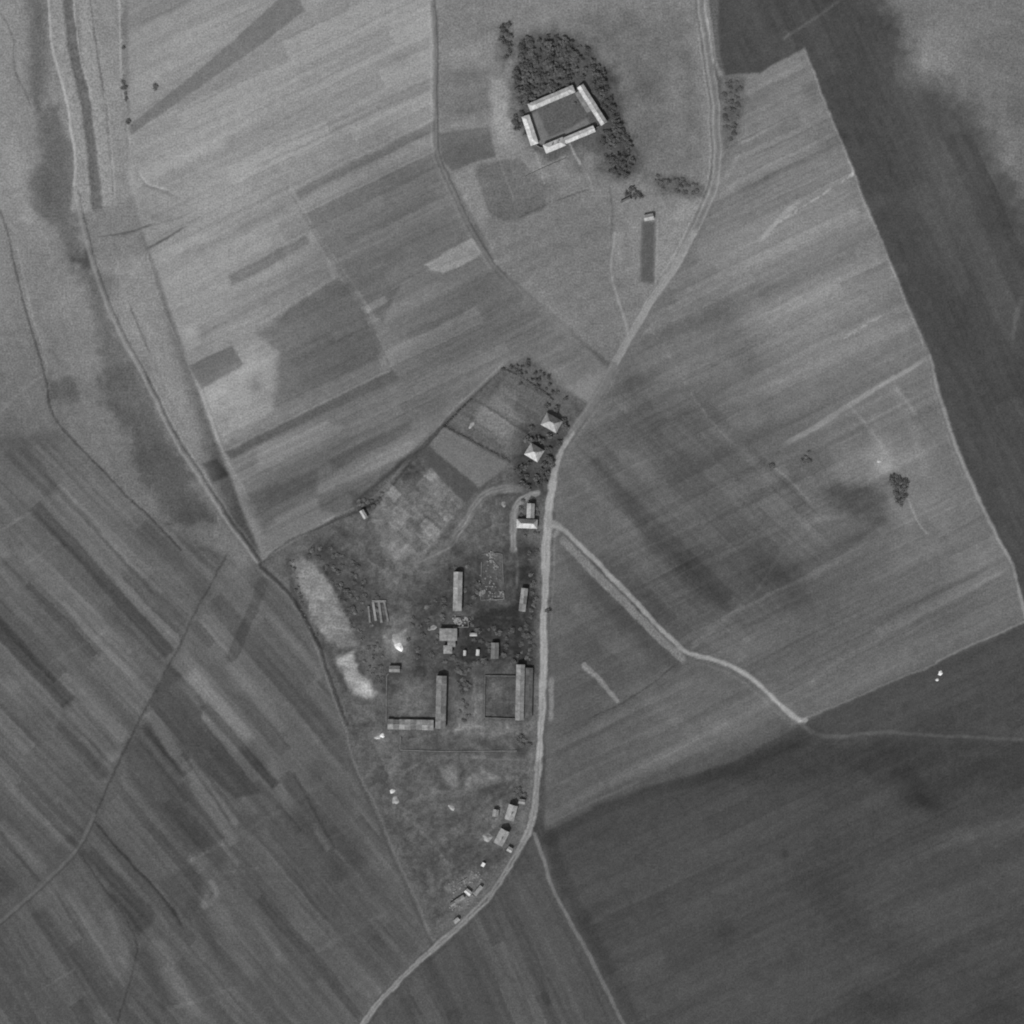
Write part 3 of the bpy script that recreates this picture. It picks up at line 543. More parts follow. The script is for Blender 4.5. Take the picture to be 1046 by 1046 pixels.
def _mul(nt, a, b):
    m = nt.nodes.new('ShaderNodeMath'); m.operation = 'MULTIPLY'
    nt.links.new(a, m.inputs[0])
    if isinstance(b, float): m.inputs[1].default_value = b
    else: nt.links.new(b, m.inputs[1])
    return m.outputs[0]

def _finish(mat, nt, val, rough=.95):
    b = nt.nodes['Principled BSDF']
    c = nt.nodes.new('ShaderNodeCombineColor')
    for k in range(3): nt.links.new(val, c.inputs[k])
    nt.links.new(c.outputs[0], b.inputs['Base Color'])
    b.inputs['Roughness'].default_value = rough; b.inputs['Specular IOR Level'].default_value = .12
    return mat

def soil_material(name, fine, coarse, fs, cs):
    mat = bpy.data.materials.new(name); mat.use_nodes = True; nt = mat.node_tree
    at = nt.nodes.new('ShaderNodeAttribute'); at.attribute_name = 'tone'
    geo = nt.nodes.new('ShaderNodeNewGeometry')
    p = geo.outputs['Position']
    v = _mul(nt, at.outputs['Fac'], _map(nt, _noise(nt, p, fs, 2, .7), 1 - fine, 1 + fine))
    v = _mul(nt, v, _map(nt, _noise(nt, p, cs, 3, .6), 1 - coarse, 1 + coarse))
    return _finish(mat, nt, v, 1.0)

SOIL = {'crop': soil_material('crop_soil', .36, .07, .72, .16),
        'grassland': soil_material('grass_and_weeds', .42, .12, .66, .14),
        'track': soil_material('worn_gravel', .26, .08, .8, .2),
        'rock': soil_material('bare_marl', .42, .14, .6, .18)}

_mats = {}
def plain(kind, tone, fine=.24, fs=.9, coarse=.32, cs=.35, rough=.9):
    key = (kind, round(tone))
    if key in _mats: return _mats[key]
    mat = bpy.data.materials.new('%s_%d' % key); mat.use_nodes = True; nt = mat.node_tree
    tc = nt.nodes.new('ShaderNodeTexCoord'); oi = nt.nodes.new('ShaderNodeObjectInfo')
    base = nt.nodes.new('ShaderNodeValue'); base.outputs[0].default_value = lin(tone)
    vec = nt.nodes.new('ShaderNodeVectorMath'); vec.operation = 'ADD'
    nt.links.new(tc.outputs['Object'], vec.inputs[0]); nt.links.new(oi.outputs['Random'], vec.inputs[1])
    v = _mul(nt, base.outputs[0], _map(nt, _noise(nt, vec.outputs[0], fs, 3, .65), 1 - fine, 1 + fine))
    v = _mul(nt, v, _map(nt, _noise(nt, vec.outputs[0], cs, 2, .5), 1 - coarse, 1 + coarse))
    v = _mul(nt, v, _map(nt, oi.outputs['Random'], .93, 1.07, 0, 1))
    if kind == 'tiles':          # courses of roof tile, finer than the plate resolves
        wv = nt.nodes.new('ShaderNodeTexWave'); wv.bands_direction = 'X'; wv.inputs['Scale'].default_value = .9
        wv.inputs['Distortion'].default_value = 2.5; nt.links.new(vec.outputs[0], wv.inputs['Vector'])
        v = _mul(nt, v, _map(nt, wv.outputs['Fac'], .94, 1.06, 0, 1))
    _mats[key] = _finish(mat, nt, v, rough)
    return mat

# ---------------------------------------------------------------- the sheets of ground
def wx(u): return (u - 523) * M
def wy(v): return (523 - v) * M

verts = np.empty((NG * NG, 3), np.float32)
verts[:, 0] = wx(GX).ravel(); verts[:, 1] = wy(GY).ravel(); verts[:, 2] = HT.ravel()
idx = np.arange(NG * NG).reshape(NG, NG)
quads = np.stack([idx[1:, :-1], idx[1:, 1:], idx[:-1, 1:], idx[:-1, :-1]], -1).reshape(-1, 4)
face_id = np.max(np.stack([ID[1:, :-1], ID[1:, 1:], ID[:-1, 1:], ID[:-1, :-1]]), 0).ravel()
alb = ALB.astype(np.float32).ravel()

def sheet(name, v, q, tone, mat):
    me = bpy.data.meshes.new(name)
    me.vertices.add(len(v)); me.vertices.foreach_set('co', v.astype(np.float32).ravel())
    me.loops.add(q.size); me.loops.foreach_set('vertex_index', q.astype(np.int32).ravel())
    me.polygons.add(len(q)); me.polygons.foreach_set('loop_start', np.arange(0, q.size, 4, dtype=np.int32))
    me.polygons.foreach_set('use_smooth', np.ones(len(q), bool))
    me.update(calc_edges=True)
    at = me.attributes.new('tone', 'FLOAT', 'POINT'); at.data.foreach_set('value', tone.astype(np.float32))
    me.materials.append(mat)
    o = bpy.data.objects.new(name, me); col.objects.link(o); o['kind'] = 'structure'
    return o

for k, (name, look) in enumerate(PIECES):
    q = quads[face_id == k]
    if len(q) == 0: continue
    used = np.unique(q)
    remap = np.full(NG * NG, -1, np.int64); remap[used] = np.arange(len(used))
    sheet(name, verts[used], remap[q], alb[used], SOIL[look])

# land beyond the survey, out to the horizon
ax2 = np.concatenate([-np.geomspace(9000, 80, 40)[:-1] + U0 + 75, np.linspace(U0 + 2, U1 - 2, 120), U1 - 75 + np.geomspace(80, 9000, 40)[1:]])
X2, Y2 = np.meshgrid(ax2, ax2); n2 = len(ax2)
ci = np.clip(((Y2 - U0) / STEP).astype(int), 0, NG - 1); cj = np.clip(((X2 - U0) / STEP).astype(int), 0, NG - 1)
inn = (X2 > U0) & (X2 < U1) & (Y2 > U0) & (Y2 < U1)
far = np.clip(np.maximum(np.maximum(U0 - X2, X2 - U1), np.maximum(U0 - Y2, Y2 - U1)) / 300, 0, 1)
t2 = ALB[ci, cj] * (1 - far) + far * (0.12 + .04 * fbm(X2 / 200, Y2 / 200, 19, 4))
z2 = np.where(inn, -1.6, HT[ci, cj] * (1 - far) - .06)
v2 = np.stack([wx(X2), wy(Y2), z2], -1).reshape(-1, 3)
i2 = np.arange(n2 * n2).reshape(n2, n2)
q2 = np.stack([i2[1:, :-1], i2[1:, 1:], i2[:-1, 1:], i2[:-1, :-1]], -1).reshape(-1, 4)
sheet('terrain', v2, q2, t2.ravel(), SOIL['crop'])

# ---------------------------------------------------------------- helpers for things
def mesh_obj(name, v, f, mat, parent=None, smooth=False):
    me = bpy.data.meshes.new(name); me.from_pydata([tuple(p) for p in v], [], f); me.materials.append(mat)
    if smooth: me.polygons.foreach_set('use_smooth', [True] * len(me.polygons))
    me.update()
    o = bpy.data.objects.new(name, me); col.objects.link(o)
    if parent: o.parent = parent
    return o

def tag(o, label, cat, group=None):
    o['label'] = label; o['category'] = cat
    if group: o['group'] = group
    return o

def root(name, u, v, ang, label, cat, group=None, z=None):
    o = bpy.data.objects.new(name, None); col.objects.link(o)
    o.empty_display_size = 1
    o.location = (wx(u), wy(v), ground_z(u, v) if z is None else z); o.rotation_euler = (0, 0, -math.radians(ang))
    return tag(o, label, cat, group)

def box(x0, x1, y0, y1, z0, z1):
    v = [(x0, y0, z0), (x1, y0, z0), (x1, y1, z0), (x0, y1, z0), (x0, y0, z1), (x1, y0, z1), (x1, y1, z1), (x0, y1, z1)]
    return v, [(3, 2, 1, 0), (4, 5, 6, 7), (0, 1, 5, 4), (1, 2, 6, 5), (2, 3, 7, 6), (3, 0, 4, 7)]

def slab(poly, th):
    n = len(poly)
    v = list(poly) + [(p[0], p[1], p[2] - th) for p in poly]
    f = [tuple(range(n)), tuple(range(2 * n - 1, n - 1, -1))]
    for i in range(n):
        j = (i + 1) % n; f.append((i, i + n, j + n, j))
    return v, f

rnd = random.Random(5)

def volume(par, cx, cy, L, W, eave, pitch, kind, tone, wall_tone, rot=0.0, sections=1, tones=None, chimney=0, openings=True, over=.35, holes=()):
    """one roofed volume: walls, roof slopes (in sections), ridge cap, chimney, door and windows, all parts of par (metres, local axes)"""
    R = Matrix.Rotation(rot, 4, 'Z'); R.translation = Vector((cx, cy, 0))
    def put(name, vf, mat, p=par):
        v = [R @ Vector(q) for q in vf[0]]
        return mesh_obj(name, v, vf[1], mat, p)
    l, w = L / 2 - over, W / 2 - over
    rise = math.tan(math.radians(pitch)) * W / 2
    wm = plain('plaster', wall_tone)
    wv, wf = box(-l, l, -w, w, -.6, eave)
    if kind == 'gable':
        rz = eave + rise * (w / (W / 2)) - .05
        wv += [(-l, 0, rz), (l, 0, rz)]; wf += [(4, 7, 8), (6, 5, 9), (7, 6, 9, 8), (5, 4, 8, 9)]; wf.remove((4, 5, 6, 7))
    put('wall', (wv, wf), wm)
    hl, hw = L / 2, W / 2
    drop = rise * over / (W / 2)
    z0, z1 = eave - drop + .12, eave - drop + rise + .12
    ins = 0 if kind == 'gable' else min(hl, hw * (1.0 if kind == 'hip' else 1.15))
    xa, xb = -hl + ins, hl - ins
    if kind == 'mono':
        z1 = eave + .12 + math.tan(math.radians(pitch)) * W
        put('roof_slope', slab([(-hl, -hw, eave + .1), (hl, -hw, eave + .1), (hl, hw, z1), (-hl, hw, z1)], .14), plain('tiles', tone))
        return
    tones = tones or [tone]
    for side in (-1, 1):
        for s in range(sections):
            f0, f1 = s / sections, (s + 1) / sections
            if (side, s) in holes: continue
            e0, e1 = -hl + 2 * hl * f0, -hl + 2 * hl * f1
            r0, r1 = xa + (xb - xa) * f0, xa + (xb - xa) * f1
            g = .04 if sections > 1 else 0
            dz = rnd.uniform(-.05, .05) if sections > 1 else 0
            poly = [(e0 + g, side * hw, z0 + dz), (e1 - g, side * hw, z0 + dz), (r1 - g, side * .02, z1 + dz), (r0 + g, side * .02, z1 + dz)]
            if abs(r1 - r0) < .05: poly = poly[:3]
            if side == 1: poly = poly[::-1]
            put('roof_slope', slab(poly, .14), plain('tiles', tones[(s + (side > 0)) % len(tones)]))
    if ins:
        for sx in (-1, 1):
            poly = [(sx * hl, -hw, z0), (sx * hl, hw, z0), (sx * (hl - ins), 0, z1)]
            if sx == -1: poly = poly[::-1]
            put('roof_slope', slab(poly, .14), plain('tiles', tone))
    if xb - xa > .6:
        put('ridge_cap', box(xa, xb, -.16, .16, z1 - .06, z1 + .09), plain('tiles', tone + 8))
    for c in range(chimney):
        x = (xa + xb) / 2 + (c - (chimney - 1) / 2) * max(2.0, (xb - xa) * .5) + .7
        ch = put('chimney', box(x - .35, x + .35, .35, 1.05, z0, z1 + .9), plain('brick', 92))
        put('chimney_cap', box(x - .43, x + .43, .27, 1.13, z1 + .9, z1 + 1.02), plain('brick', 118), ch)
    if openings and eave > 2.2:
        n = max(1, int(2 * l / 4.2))
        for k in range(n):
            x = -l + (k + .5) * 2 * l / n
            if k == n // 2:
                put('door', box(x - .5, x + .5, -w - .05, -w + .05, -.1, 2.0), plain('wood', 60))
            else:
                put('window', box(x - .45, x + .45, -w - .04, -w + .05, 1.0, 2.0), plain('glass', 45))

def building(name, label, cat, u, v, ang, L, W, eave=2.8, pitch=25, kind='gable', tone=150, wall=120, group=None, **kw):
    o = root(name, u, v, ang, label, cat, group)
    volume(o, 0, 0, L * M, W * M, eave, pitch, kind, tone, wall, **kw)
    return o

def wall_run(name, label, pts, h, th, tone, cat='wall', group=None, broken=.0):
    u, v = pts[0]
    o = root(name, u, v, 0, label, cat, group)
    for a, b in zip(pts[:-1], pts[1:]):
        L = math.hypot(b[0] - a[0], b[1] - a[1]) * M
        n = max(1, int(L / 6)); d = Vector((b[0] - a[0], -(b[1] - a[1]), 0)).normalized(); p = Vector((-d.y, d.x, 0)) * th / 2
        for i in range(n):
            if broken and rnd.random() < broken * .5: continue
            s = Vector(((a[0] - u) * M, -(a[1] - v) * M, 0)) + d * (L * i / n + .02); e = s + d * (L / n - .04)
            hh = h * (1 - broken * rnd.random())
            z0 = min(ground_z(a[0], a[1]), ground_z(b[0], b[1])) - o.location.z - .4
            vv = [s - p, e - p, e + p, s + p]
            vs_ = [(q.x, q.y, z0) for q in vv] + [(q.x, q.y, hh * (1 if k in (0, 3) else 1 - broken * .4 * rnd.random())) for k, q in enumerate(vv)]
            mesh_obj('wall_panel', vs_, box(0, 1, 0, 1, 0, 1)[1], plain('plaster', tone), o)
            if not broken:
                c = [(q.x, q.y) for q in (s - p * 1.3, e - p * 1.3, e + p * 1.3, s + p * 1.3)]
                mesh_obj('coping', [(x, y, hh + .004) for x, y in c] + [(x, y, hh + .1) for x, y in c], box(0, 1, 0, 1, 0, 1)[1], plain('plaster', tone + 14), o)
    return o

def heap(name, label, cat, u, v, rx, ry, h, tone, ang=0, group=None, seed=1):
    r = random.Random(seed); n, rings = 22, 7
    ph = [r.uniform(0, 6.28) for _ in range(5)]
    vv, ff = [], []
    for i in range(rings + 1):
        t = i / rings
        for k in range(n):
            a = 2 * math.pi * k / n
            wob = 1 + .16 * math.sin(2 * a + ph[0]) + .11 * math.sin(3 * a + ph[1]) + .07 * math.sin(5 * a + ph[2])
            rr = t * wob * (1 + .05 * r.uniform(-1, 1))
            z = .45 * h * (math.cos(min(1, t) * math.pi) * .5 + .5) * (1 + .25 * math.sin(3 * a + ph[3]) * t) + .05 * h * r.uniform(-1, 1) - (.3 if i == rings else 0)
            vv.append((rr * rx * M * math.cos(a), rr * ry * M * math.sin(a), z))
    for i in range(rings):
        for k in range(n):
            k2 = (k + 1) % n
            ff.append((i * n + k, (i + 1) * n + k, (i + 1) * n + k2, i * n + k2))
    o = mesh_obj(name, vv, ff, plain('lime', tone, .1, .9), None, True)
    o.location = (wx(u), wy(v), ground_z(u, v)); o.rotation_euler = (0, 0, -math.radians(ang))
    return tag(o, label, cat, group)

# ---- trees and bushes: prototypes with shared meshes
def leaf_mesh(name, blobs, count, size, mat, seed):
    r = random.Random(seed); vv, ff = [], []
    for _ in range(count):
        b = r.choice(blobs)
        while True:
            p = Vector((r.uniform(-1, 1), r.uniform(-1, 1), r.uniform(-1, 1)))
            if .15 < p.length < 1: break
        p = p * (p.length ** -.45)
        c = Vector((b[0] + p.x * b[3], b[1] + p.y * b[3], b[2] + p.z * b[3] * .8))
        nrm = (p + Vector((r.uniform(-.8, .8), r.uniform(-.8, .8), r.uniform(.3, 1.7)))).normalized()
        t = nrm.orthogonal().normalized(); t = Matrix.Rotation(r.uniform(0, 6.28), 3, nrm) @ t; bt = nrm.cross(t)
        s = size * r.uniform(.6, 1.4); k = len(vv)
        for du, dv in ((-1, -.2), (0, -.7), (1, .1), (.1, .8)):
            vv.append(c + t * s * du + bt * s * dv + nrm * s * r.uniform(-.2, .2))
        ff.append((k, k + 1, k + 2, k + 3))
    me = bpy.data.meshes.new(name); me.from_pydata([tuple(q) for q in vv], [], ff); me.materials.append(mat); me.update()
    return me

def trunk_mesh(name, h, r0, seed):
    r = random.Random(seed); vv, ff = [], []
    def limb(a, b, ra, rb):
        d = (b - a).normalized(); t = d.orthogonal().normalized(); s = d.cross(t); k = len(vv)
        for P, R in ((a, ra), (b, rb)):
            for i in range(6):
                an = i * math.pi / 3; vv.append(P + t * R * math.cos(an) + s * R * math.sin(an))
        for i in range(6):
            j = (i + 1) % 6; ff.append((k + i, k + j, k + 6 + j, k + 6 + i))
    top = Vector((r.uniform(-.2, .2), r.uniform(-.2, .2), h * .55))
    limb(Vector((0, 0, -.3)), top, r0, r0 * .6)
    for i in range(5):
        a = i * 1.26 + r.uniform(-.3, .3)
        limb(top - Vector((0, 0, h * .06 * i)), top + Vector((math.cos(a) * h * .3, math.sin(a) * h * .3, h * .25)), r0 * .45, r0 * .12)
    me = bpy.data.meshes.new(name); me.from_pydata([tuple(q) for q in vv], [], ff); me.materials.append(plain('bark', 70)); me.update()
    return me

TREES, BUSHES = [], []
for k in range(6):
    r = random.Random(100 + k)
    bl = [(0, 0, 4.0, 1.4)] + [(math.cos(a) * q, math.sin(a) * q, r.uniform(2.8, 5.2) - .35 * q, r.uniform(.5, 1.35)) for a, q in [(r.uniform(0, 6.28), r.uniform(.7, 2.9)) for i in range(11)]]
    TREES.append((leaf_mesh('crown', bl, 760, .3, plain('leaves', 88 + 8 * (k % 3), .3, .8), k), trunk_mesh('trunk', 5.2, .22, k)))
    bl = [(r.uniform(-.8, .8), r.uniform(-.8, .8), r.uniform(.5, 1.0), r.uniform(.6, 1.0)) for i in range(5)]
    BUSHES.append(leaf_mesh('shrub', bl, 240, .22, plain('leaves', 96 + 6 * (k % 3), .3, .8), 50 + k))

def tree(u, v, s, label, group=None, name='tree'):
    crown, trunk = rnd.choice(TREES)
    o = root(name, u, v, rnd.uniform(0, 360), label, 'tree', group); o.scale = (s * rnd.uniform(.9, 1.3), s * rnd.uniform(.9, 1.3), s * rnd.uniform(.42, .62))
    for nm, me in (('crown', crown), ('trunk', trunk)):
        c = bpy.data.objects.new(nm, me); c.parent = o; col.objects.link(c)
    return o

def bush(u, v, s, label, group=None):
    o = bpy.data.objects.new('bush', rnd.choice(BUSHES)); col.objects.link(o)
    o.location = (wx(u), wy(v), ground_z(u, v)); o.rotation_euler = (0, 0, rnd.uniform(0, 6.28)); o.scale = (s * 1.1, s * 1.1, s * rnd.uniform(.35, .55))
    return tag(o, label, 'bush', group)

def inside(u, v, poly):
    c = False
    for (x0, y0), (x1, y1) in zip(poly, poly[1:] + poly[:1]):
        if (y0 > v) != (y1 > v) and u < (x1 - x0) * (v - y0) / (y1 - y0) + x0: c = not c
    return c

def scatter(poly, n, gap, avoid=()):
    xs = [p[0] for p in poly]; ys = [p[1] for p in poly]; out = []
    for _ in range(n * 60):
        u, v = rnd.uniform(min(xs), max(xs)), rnd.uniform(min(ys), max(ys))
        if not inside(u, v, poly) or any(inside(u, v, a) for a in avoid): continue
        if all(math.hypot(u - a, v - b) > gap for a, b in out): out.append((u, v))
        if len(out) >= n: break
    return out

def hedge(pts, wd, h, label, seed):
    r = random.Random(seed); u, v = pts[0]; bl = []
    for a, b in zip(pts[:-1], pts[1:]):
        L = math.hypot(b[0] - a[0], b[1] - a[1]); n = max(2, int(L / 1.6))
        for i in range(n):
            t = i / n
            if r.random() < .12: continue
            bl.append(((a[0] + (b[0] - a[0]) * t - u) * M + r.uniform(-.4, .4), -(a[1] + (b[1] - a[1]) * t - v) * M + r.uniform(-.4, .4), h * r.uniform(.4, .65), wd / 2 * r.uniform(.7, 1.25)))
    o = bpy.data.objects.new('hedge', leaf_mesh('hedge', bl, len(bl) * 42, .24, plain('leaves', 98, .3, .8), seed)); col.objects.link(o)
    o.location = (wx(u), wy(v), ground_z(u, v))
    return tag(o, label, 'hedge')

# ---------------------------------------------------------------- the walled farm in the north
FARM = 'pale-roofed wings around the northern courtyard'
building('farm_wing', 'long pale-roofed barn closing the top side of the square farm courtyard', 'barn', 563.3, 100.8, -23, 50, 8, 3.2, 24, 'hip', 184, 130, FARM, sections=3, tones=[184, 178])
e = building('farm_wing', 'long pale barn with grey lean-to along the upper right side of square courtyard', 'barn', 604.8, 107.8, 57.5, 46, 7.6, 3.4, 24, 'gable', 184, 130, FARM, sections=3, tones=[186, 176])
volume(e, -6.2, -5.0, 24 * M, 3.9, 2.1, 8, 'mono', 120, 110, rot=0)
building('farm_wing', 'narrow white-roofed range by the garden path on the lower side of the courtyard', 'barn', 591.8, 138.2, -22.5, 33, 7, 3.2, 24, 'gable', 194, 135, FARM, sections=2)
building('farmhouse', 'broad white-roofed farmhouse at the lower left corner of the square courtyard', 'house', 566.3, 149.0, -22.5, 22, 9.4, 3.6, 26, 'hip', 196, 140, None, chimney=2)
building('farm_wing', 'short white hip-roofed stable on the left side of the square courtyard', 'barn', 541.4, 133.5, 72, 31, 8.4, 3.0, 24, 'hip', 202, 140, FARM)
wall_run('yard_wall', 'low corner wall between the white stable and the farmhouse', [(547.5, 148.5), (551.5, 151), (555, 151.5)], 1.8, .4, 110)
wall_run('yard_wall', 'low corner wall between the narrow range and the barn with lean-to', [(607.5, 132), (611.5, 129.5)], 1.8, .4, 110)
wall_run('garden_wall', 'low garden wall running below the white farmhouse', [(536, 181), (551, 173.5), (578, 162)], .7, .35, 120)
building('shed', 'small pale shed above the long dark garden plot near the road', 'shed', 662.5, 222.3, -12, 10, 6.5, 2.2, 26, 'gable', 165, 120)
building('shed', 'narrow grey shed among bushes between the farm grove and the garden plot', 'shed', 639, 205.5, -27, 11, 4, 2.0, 20, 'gable', 122, 100)

# ---------------------------------------------------------------- houses along the road
building('house', 'upper of the two square white hip-roofed houses by the road bend', 'house', 563.3, 432.0, 29, 18.5, 14, 2.6, 50, 'hip', 158, 140, None, chimney=1)
building('house', 'lower of the two square white hip-roofed houses by the road bend', 'house', 545.7, 462.2, 31, 16, 14, 2.6, 50, 'hip', 172, 140, None, chimney=1)
h = root('house', 538.3, 534.4, 2, 'white T-shaped house between the curved drive and the main road', 'house')
volume(h, 0, -.4, 21.5 * M, 9.5 * M, 3.0, 42, 'hip', 185, 140, chimney=1)
volume(h, 2.6, 10.2, 15 * M, 8 * M, 2.8, 36, 'gable', 165, 130, rot=math.radians(90), openings=False)
building('shed', 'small isolated white shed by the ditch above the village meadow', 'shed', 371.6, 525.4, 60, 9.5, 4.6, 2.2, 22, 'gable', 172, 120)
building('barn', 'long upright grey-roofed barn above a small ruin in mid village', 'barn', 467.6, 604, 91.3, 40, 9, 3.0, 20, 'gable', 150, 110, None, sections=5, tones=[152, 142, 158])
building('barn', 'slim pale-roofed barn standing close beside the straight main road', 'barn', 534.6, 612.6, 97, 24, 7, 2.6, 20, 'gable', 140, 110, None, sections=3, tones=[146, 142, 118])
t = root('workshop', 458, 648, 0, 'flat grey irregular workshop stepping down below the small ruin', 'workshop')
volume(t, 0, 0, 18 * M, 12.5 * M, 3.0, 6, 'hip', 138, 105, openings=False)
volume(t, 2.6, -7.0, 8 * M, 8 * M, 2.5, 5, 'gable', 130, 105, openings=False)
volume(t, -.4, -12.2, 9 * M, 8.5 * M, 2.8, 10, 'hip', 142, 110, openings=False)
building('barn', 'segmented grey-roofed range on the right side of the square lower yard', 'barn', 450.6, 717, 91.3, 54, 10.5, 3.2, 22, 'gable', 122, 105, None, sections=7, tones=[122, 114, 128, 118])
building('barn', 'patchy grey range along the bottom of the square lower yard', 'barn', 419.5, 740, 1.2, 47, 10.5, 1.9, 8, 'gable', 138, 100, None, sections=8, tones=[140, 120, 146, 128], holes=((1, 1), (-1, 4)))
building('shed', 'small grey shed in the upper left corner of the square lower yard', 'shed', 403, 683.2, 1, 11, 6.5, 2.3, 18, 'gable', 128, 105)
building('barn', 'long straight grey barn parallel to the main road', 'barn', 531.2, 707, 91.2, 57, 8.8, 3.2, 20, 'gable', 136, 110, None, sections=7, tones=[136, 130, 140])
building('shed', 'long low dark-roofed shed between the grey barn and the main road', 'shed', 540.2, 707.5, 91.2, 51, 7.6, 1.9, 8, 'gable', 92, 90, None, sections=6, tones=[92, 88, 94])
building('shed', 'small dull grey shed among dark ground in mid village', 'shed', 505.5, 664.6, 91, 16.5, 8, 2.4, 18, 'gable', 112, 100)
SM = 'small white-roofed sheds'
building('hut', 'tiny white hut right of the stepped workshop, lying crosswise', 'hut', 483.6, 648.1, 0, 7.5, 3.4, 1.6, 15, 'gable', 170, 130, SM)
building('hut', 'tiny narrow white hut right of the workshop foot', 'hut', 474.7, 667, 92, 5.5, 2.8, 1.5, 15, 'gable', 185, 130, SM)
building('hut', 'tiny bright upright hut left of the dull grey shed', 'hut', 488, 666.5, 94, 6.5, 3.4, 1.5, 15, 'gable', 195, 130, SM)
building('house', 'pale oblong house, upper of two beside the southern road bend', 'house', 522.2, 829.7, 106, 16, 9.6, 3.0, 32, 'gable', 160, 125, None, chimney=1)
building('house', 'pale oblong house, lower of two beside the southern road bend', 'house', 512.4, 854.8, 117, 16.5, 10, 3.0, 32, 'gable', 158, 125, None, chimney=1)
building('shed', 'small square shed left of the upper roadside house', 'shed', 506.3, 830.3, 98, 7.5, 6, 2.1, 20, 'gable', 146, 115)
building('shed', 'small grey shed between the upper roadside house and the road', 'shed', 533, 818.6, 10, 6.5, 5, 2.0, 18, 'gable', 142, 115)
building('shed', 'small white shed at the road edge below the lower roadside house', 'shed', 520.8, 867.6, 30, 5.5, 5, 2.0, 18, 'gable', 162, 115)
heap('haystack', 'rounded pale haystack left of the lower roadside house', 'haystack', 498, 855.5, 4.2, 6.2, 2.6, 150, 70, seed=3)
building('hut', 'tiny brilliant white hut above the ruined farm near the road bend', 'hut', 493.5, 883, 120, 4.2, 3.4, 1.5, 15, 'gable', 225, 150)
building('hut', 'bright white hut in the middle of the ruined roadside farm', 'hut', 478.2, 911, 40, 7, 5, 2.0, 22, 'gable', 196, 140)
building('shed', 'narrow pale shed at the road side of the ruined farm', 'shed', 488.4, 909.4, -52, 11.5, 4, 1.9, 18, 'gable', 148, 115)
building('shed', 'long narrow dull shed along the lower edge of the ruined farm', 'shed', 467, 920, -33, 17, 4.2, 1.9, 18, 'gable', 132, 110, None, sections=3, tones=[132, 118, 140])
building('hut', 'little pale hut alone at the road edge below the ruined farm', 'hut', 466.4, 940, -42, 6.5, 4.2, 1.8, 18, 'gable', 162, 120)

# ---------------------------------------------------------------- ruins, foundations, yard walls
def ruin(name, label, pts, h, tone, seed, rubble, th=.55):
    o = wall_run(name, label, pts, h, th, tone, 'ruin', None, broken=.55)
    r = random.Random(seed); vv, ff = [], []
    for (u, v, s, n) in rubble:
        for _ in range(n):
            x, y = (u + r.gauss(0, s) - pts[0][0]) * M, -(v + r.gauss(0, s) - pts[0][1]) * M
            a, k, q = r.uniform(0, 3), r.uniform(.25, .75), len(vv)
            bv, bf = box(-k, k, -k * .7, k * .7, -.3, k * r.uniform(.3, .9))
            vv += [(x + p[0] * math.cos(a) - p[1] * math.sin(a), y + p[0] * math.sin(a) + p[1] * math.cos(a), p[2]) for p in bv]
            ff += [tuple(i + q for i in f) for f in bf]
    if vv:
        c = mesh_obj('rubble', vv, ff, plain('stone', tone + 20), o); c['kind'] = 'stuff'
    return o

ruin('ruined_house', 'roofless pale ruin between the long upright barn and the workshop', [(462.5, 631), (478, 631.5), (478.5, 640.5), (462.5, 640.5), (462.5, 631)], 2.0, 135, 1, [(466, 634, 2, 40), (470, 637, 1.5, 25), (476, 633, 1.5, 20)])
ruin('ruined_barn', 'scattered ruin outline of a long barn left of the curved drive', [(492, 566), (509, 565), (513, 566), (515, 612), (491, 613), (492, 566)], 1.0, 116, 2, [(501, 566.5, 1.6, 34), (502, 573, 1.6, 22), (507, 579, 1.6, 18), (492.5, 606, 1.6, 34), (513, 607, 2, 20), (500, 595, 6, 30), (504, 610, 4, 22)])
f = root('foundation', 381, 614.5, 0, 'bare parallel foundation walls of a barrack left of the village', 'foundation')
for a, b in [((381, 615), (384, 634)), ((387, 615), (389.8, 636)), ((392.6, 615), (396.5, 635)), ((376.3, 619), (378, 636)), ((380, 614.2), (394.5, 614.2))]:
    d = Vector(((b[0] - a[0]) * M, -(b[1] - a[1]) * M, 0)); n = Vector((-d.y, d.x, 0)).normalized() * (.75 if a[0] < 377 or a[0] > 390 else .95)
    s = Vector(((a[0] - 381) * M, -(a[1] - 614.5) * M, 0)); c = [s - n, s + d - n, s + d + n, s + n]
    top = .9 if b[0] - a[0] < 10 else .7
    mesh_obj('foundation_wall', [(q.x, q.y, -.4) for q in c] + [(q.x, q.y, top) for q in c], box(0, 1, 0, 1, 0, 1)[1], plain('plaster', 138 if 380 < a[0] < 382 else 124), f)
ruin('ruined_farm', 'tumbled walls around the ruined farm by the southern road', [(458, 912), (470, 901), (484, 892), (490, 896)], .9, 120, 4, [(464, 924, 2.5, 30), (473, 900, 3, 30), (484, 895, 3, 30), (480, 915, 4, 30), (466, 908, 3, 24)])
wall_run('yard_wall', 'low wall closing the left side of the square lower yard', [(394.5, 737), (395, 690), (397, 688)], .5, .5, 100)
wall_run('yard_wall', 'dark wall around the yard left of the long grey barn', [(526.5, 690.5), (495.5, 690), (495, 733), (526, 734)], 1.0, .4, 96)
wall_run('yard_wall', 'long low wall below the square lower yard', [(409, 752), (408.5, 766), (450, 767.5), (528, 767)], .35, .5, 104)

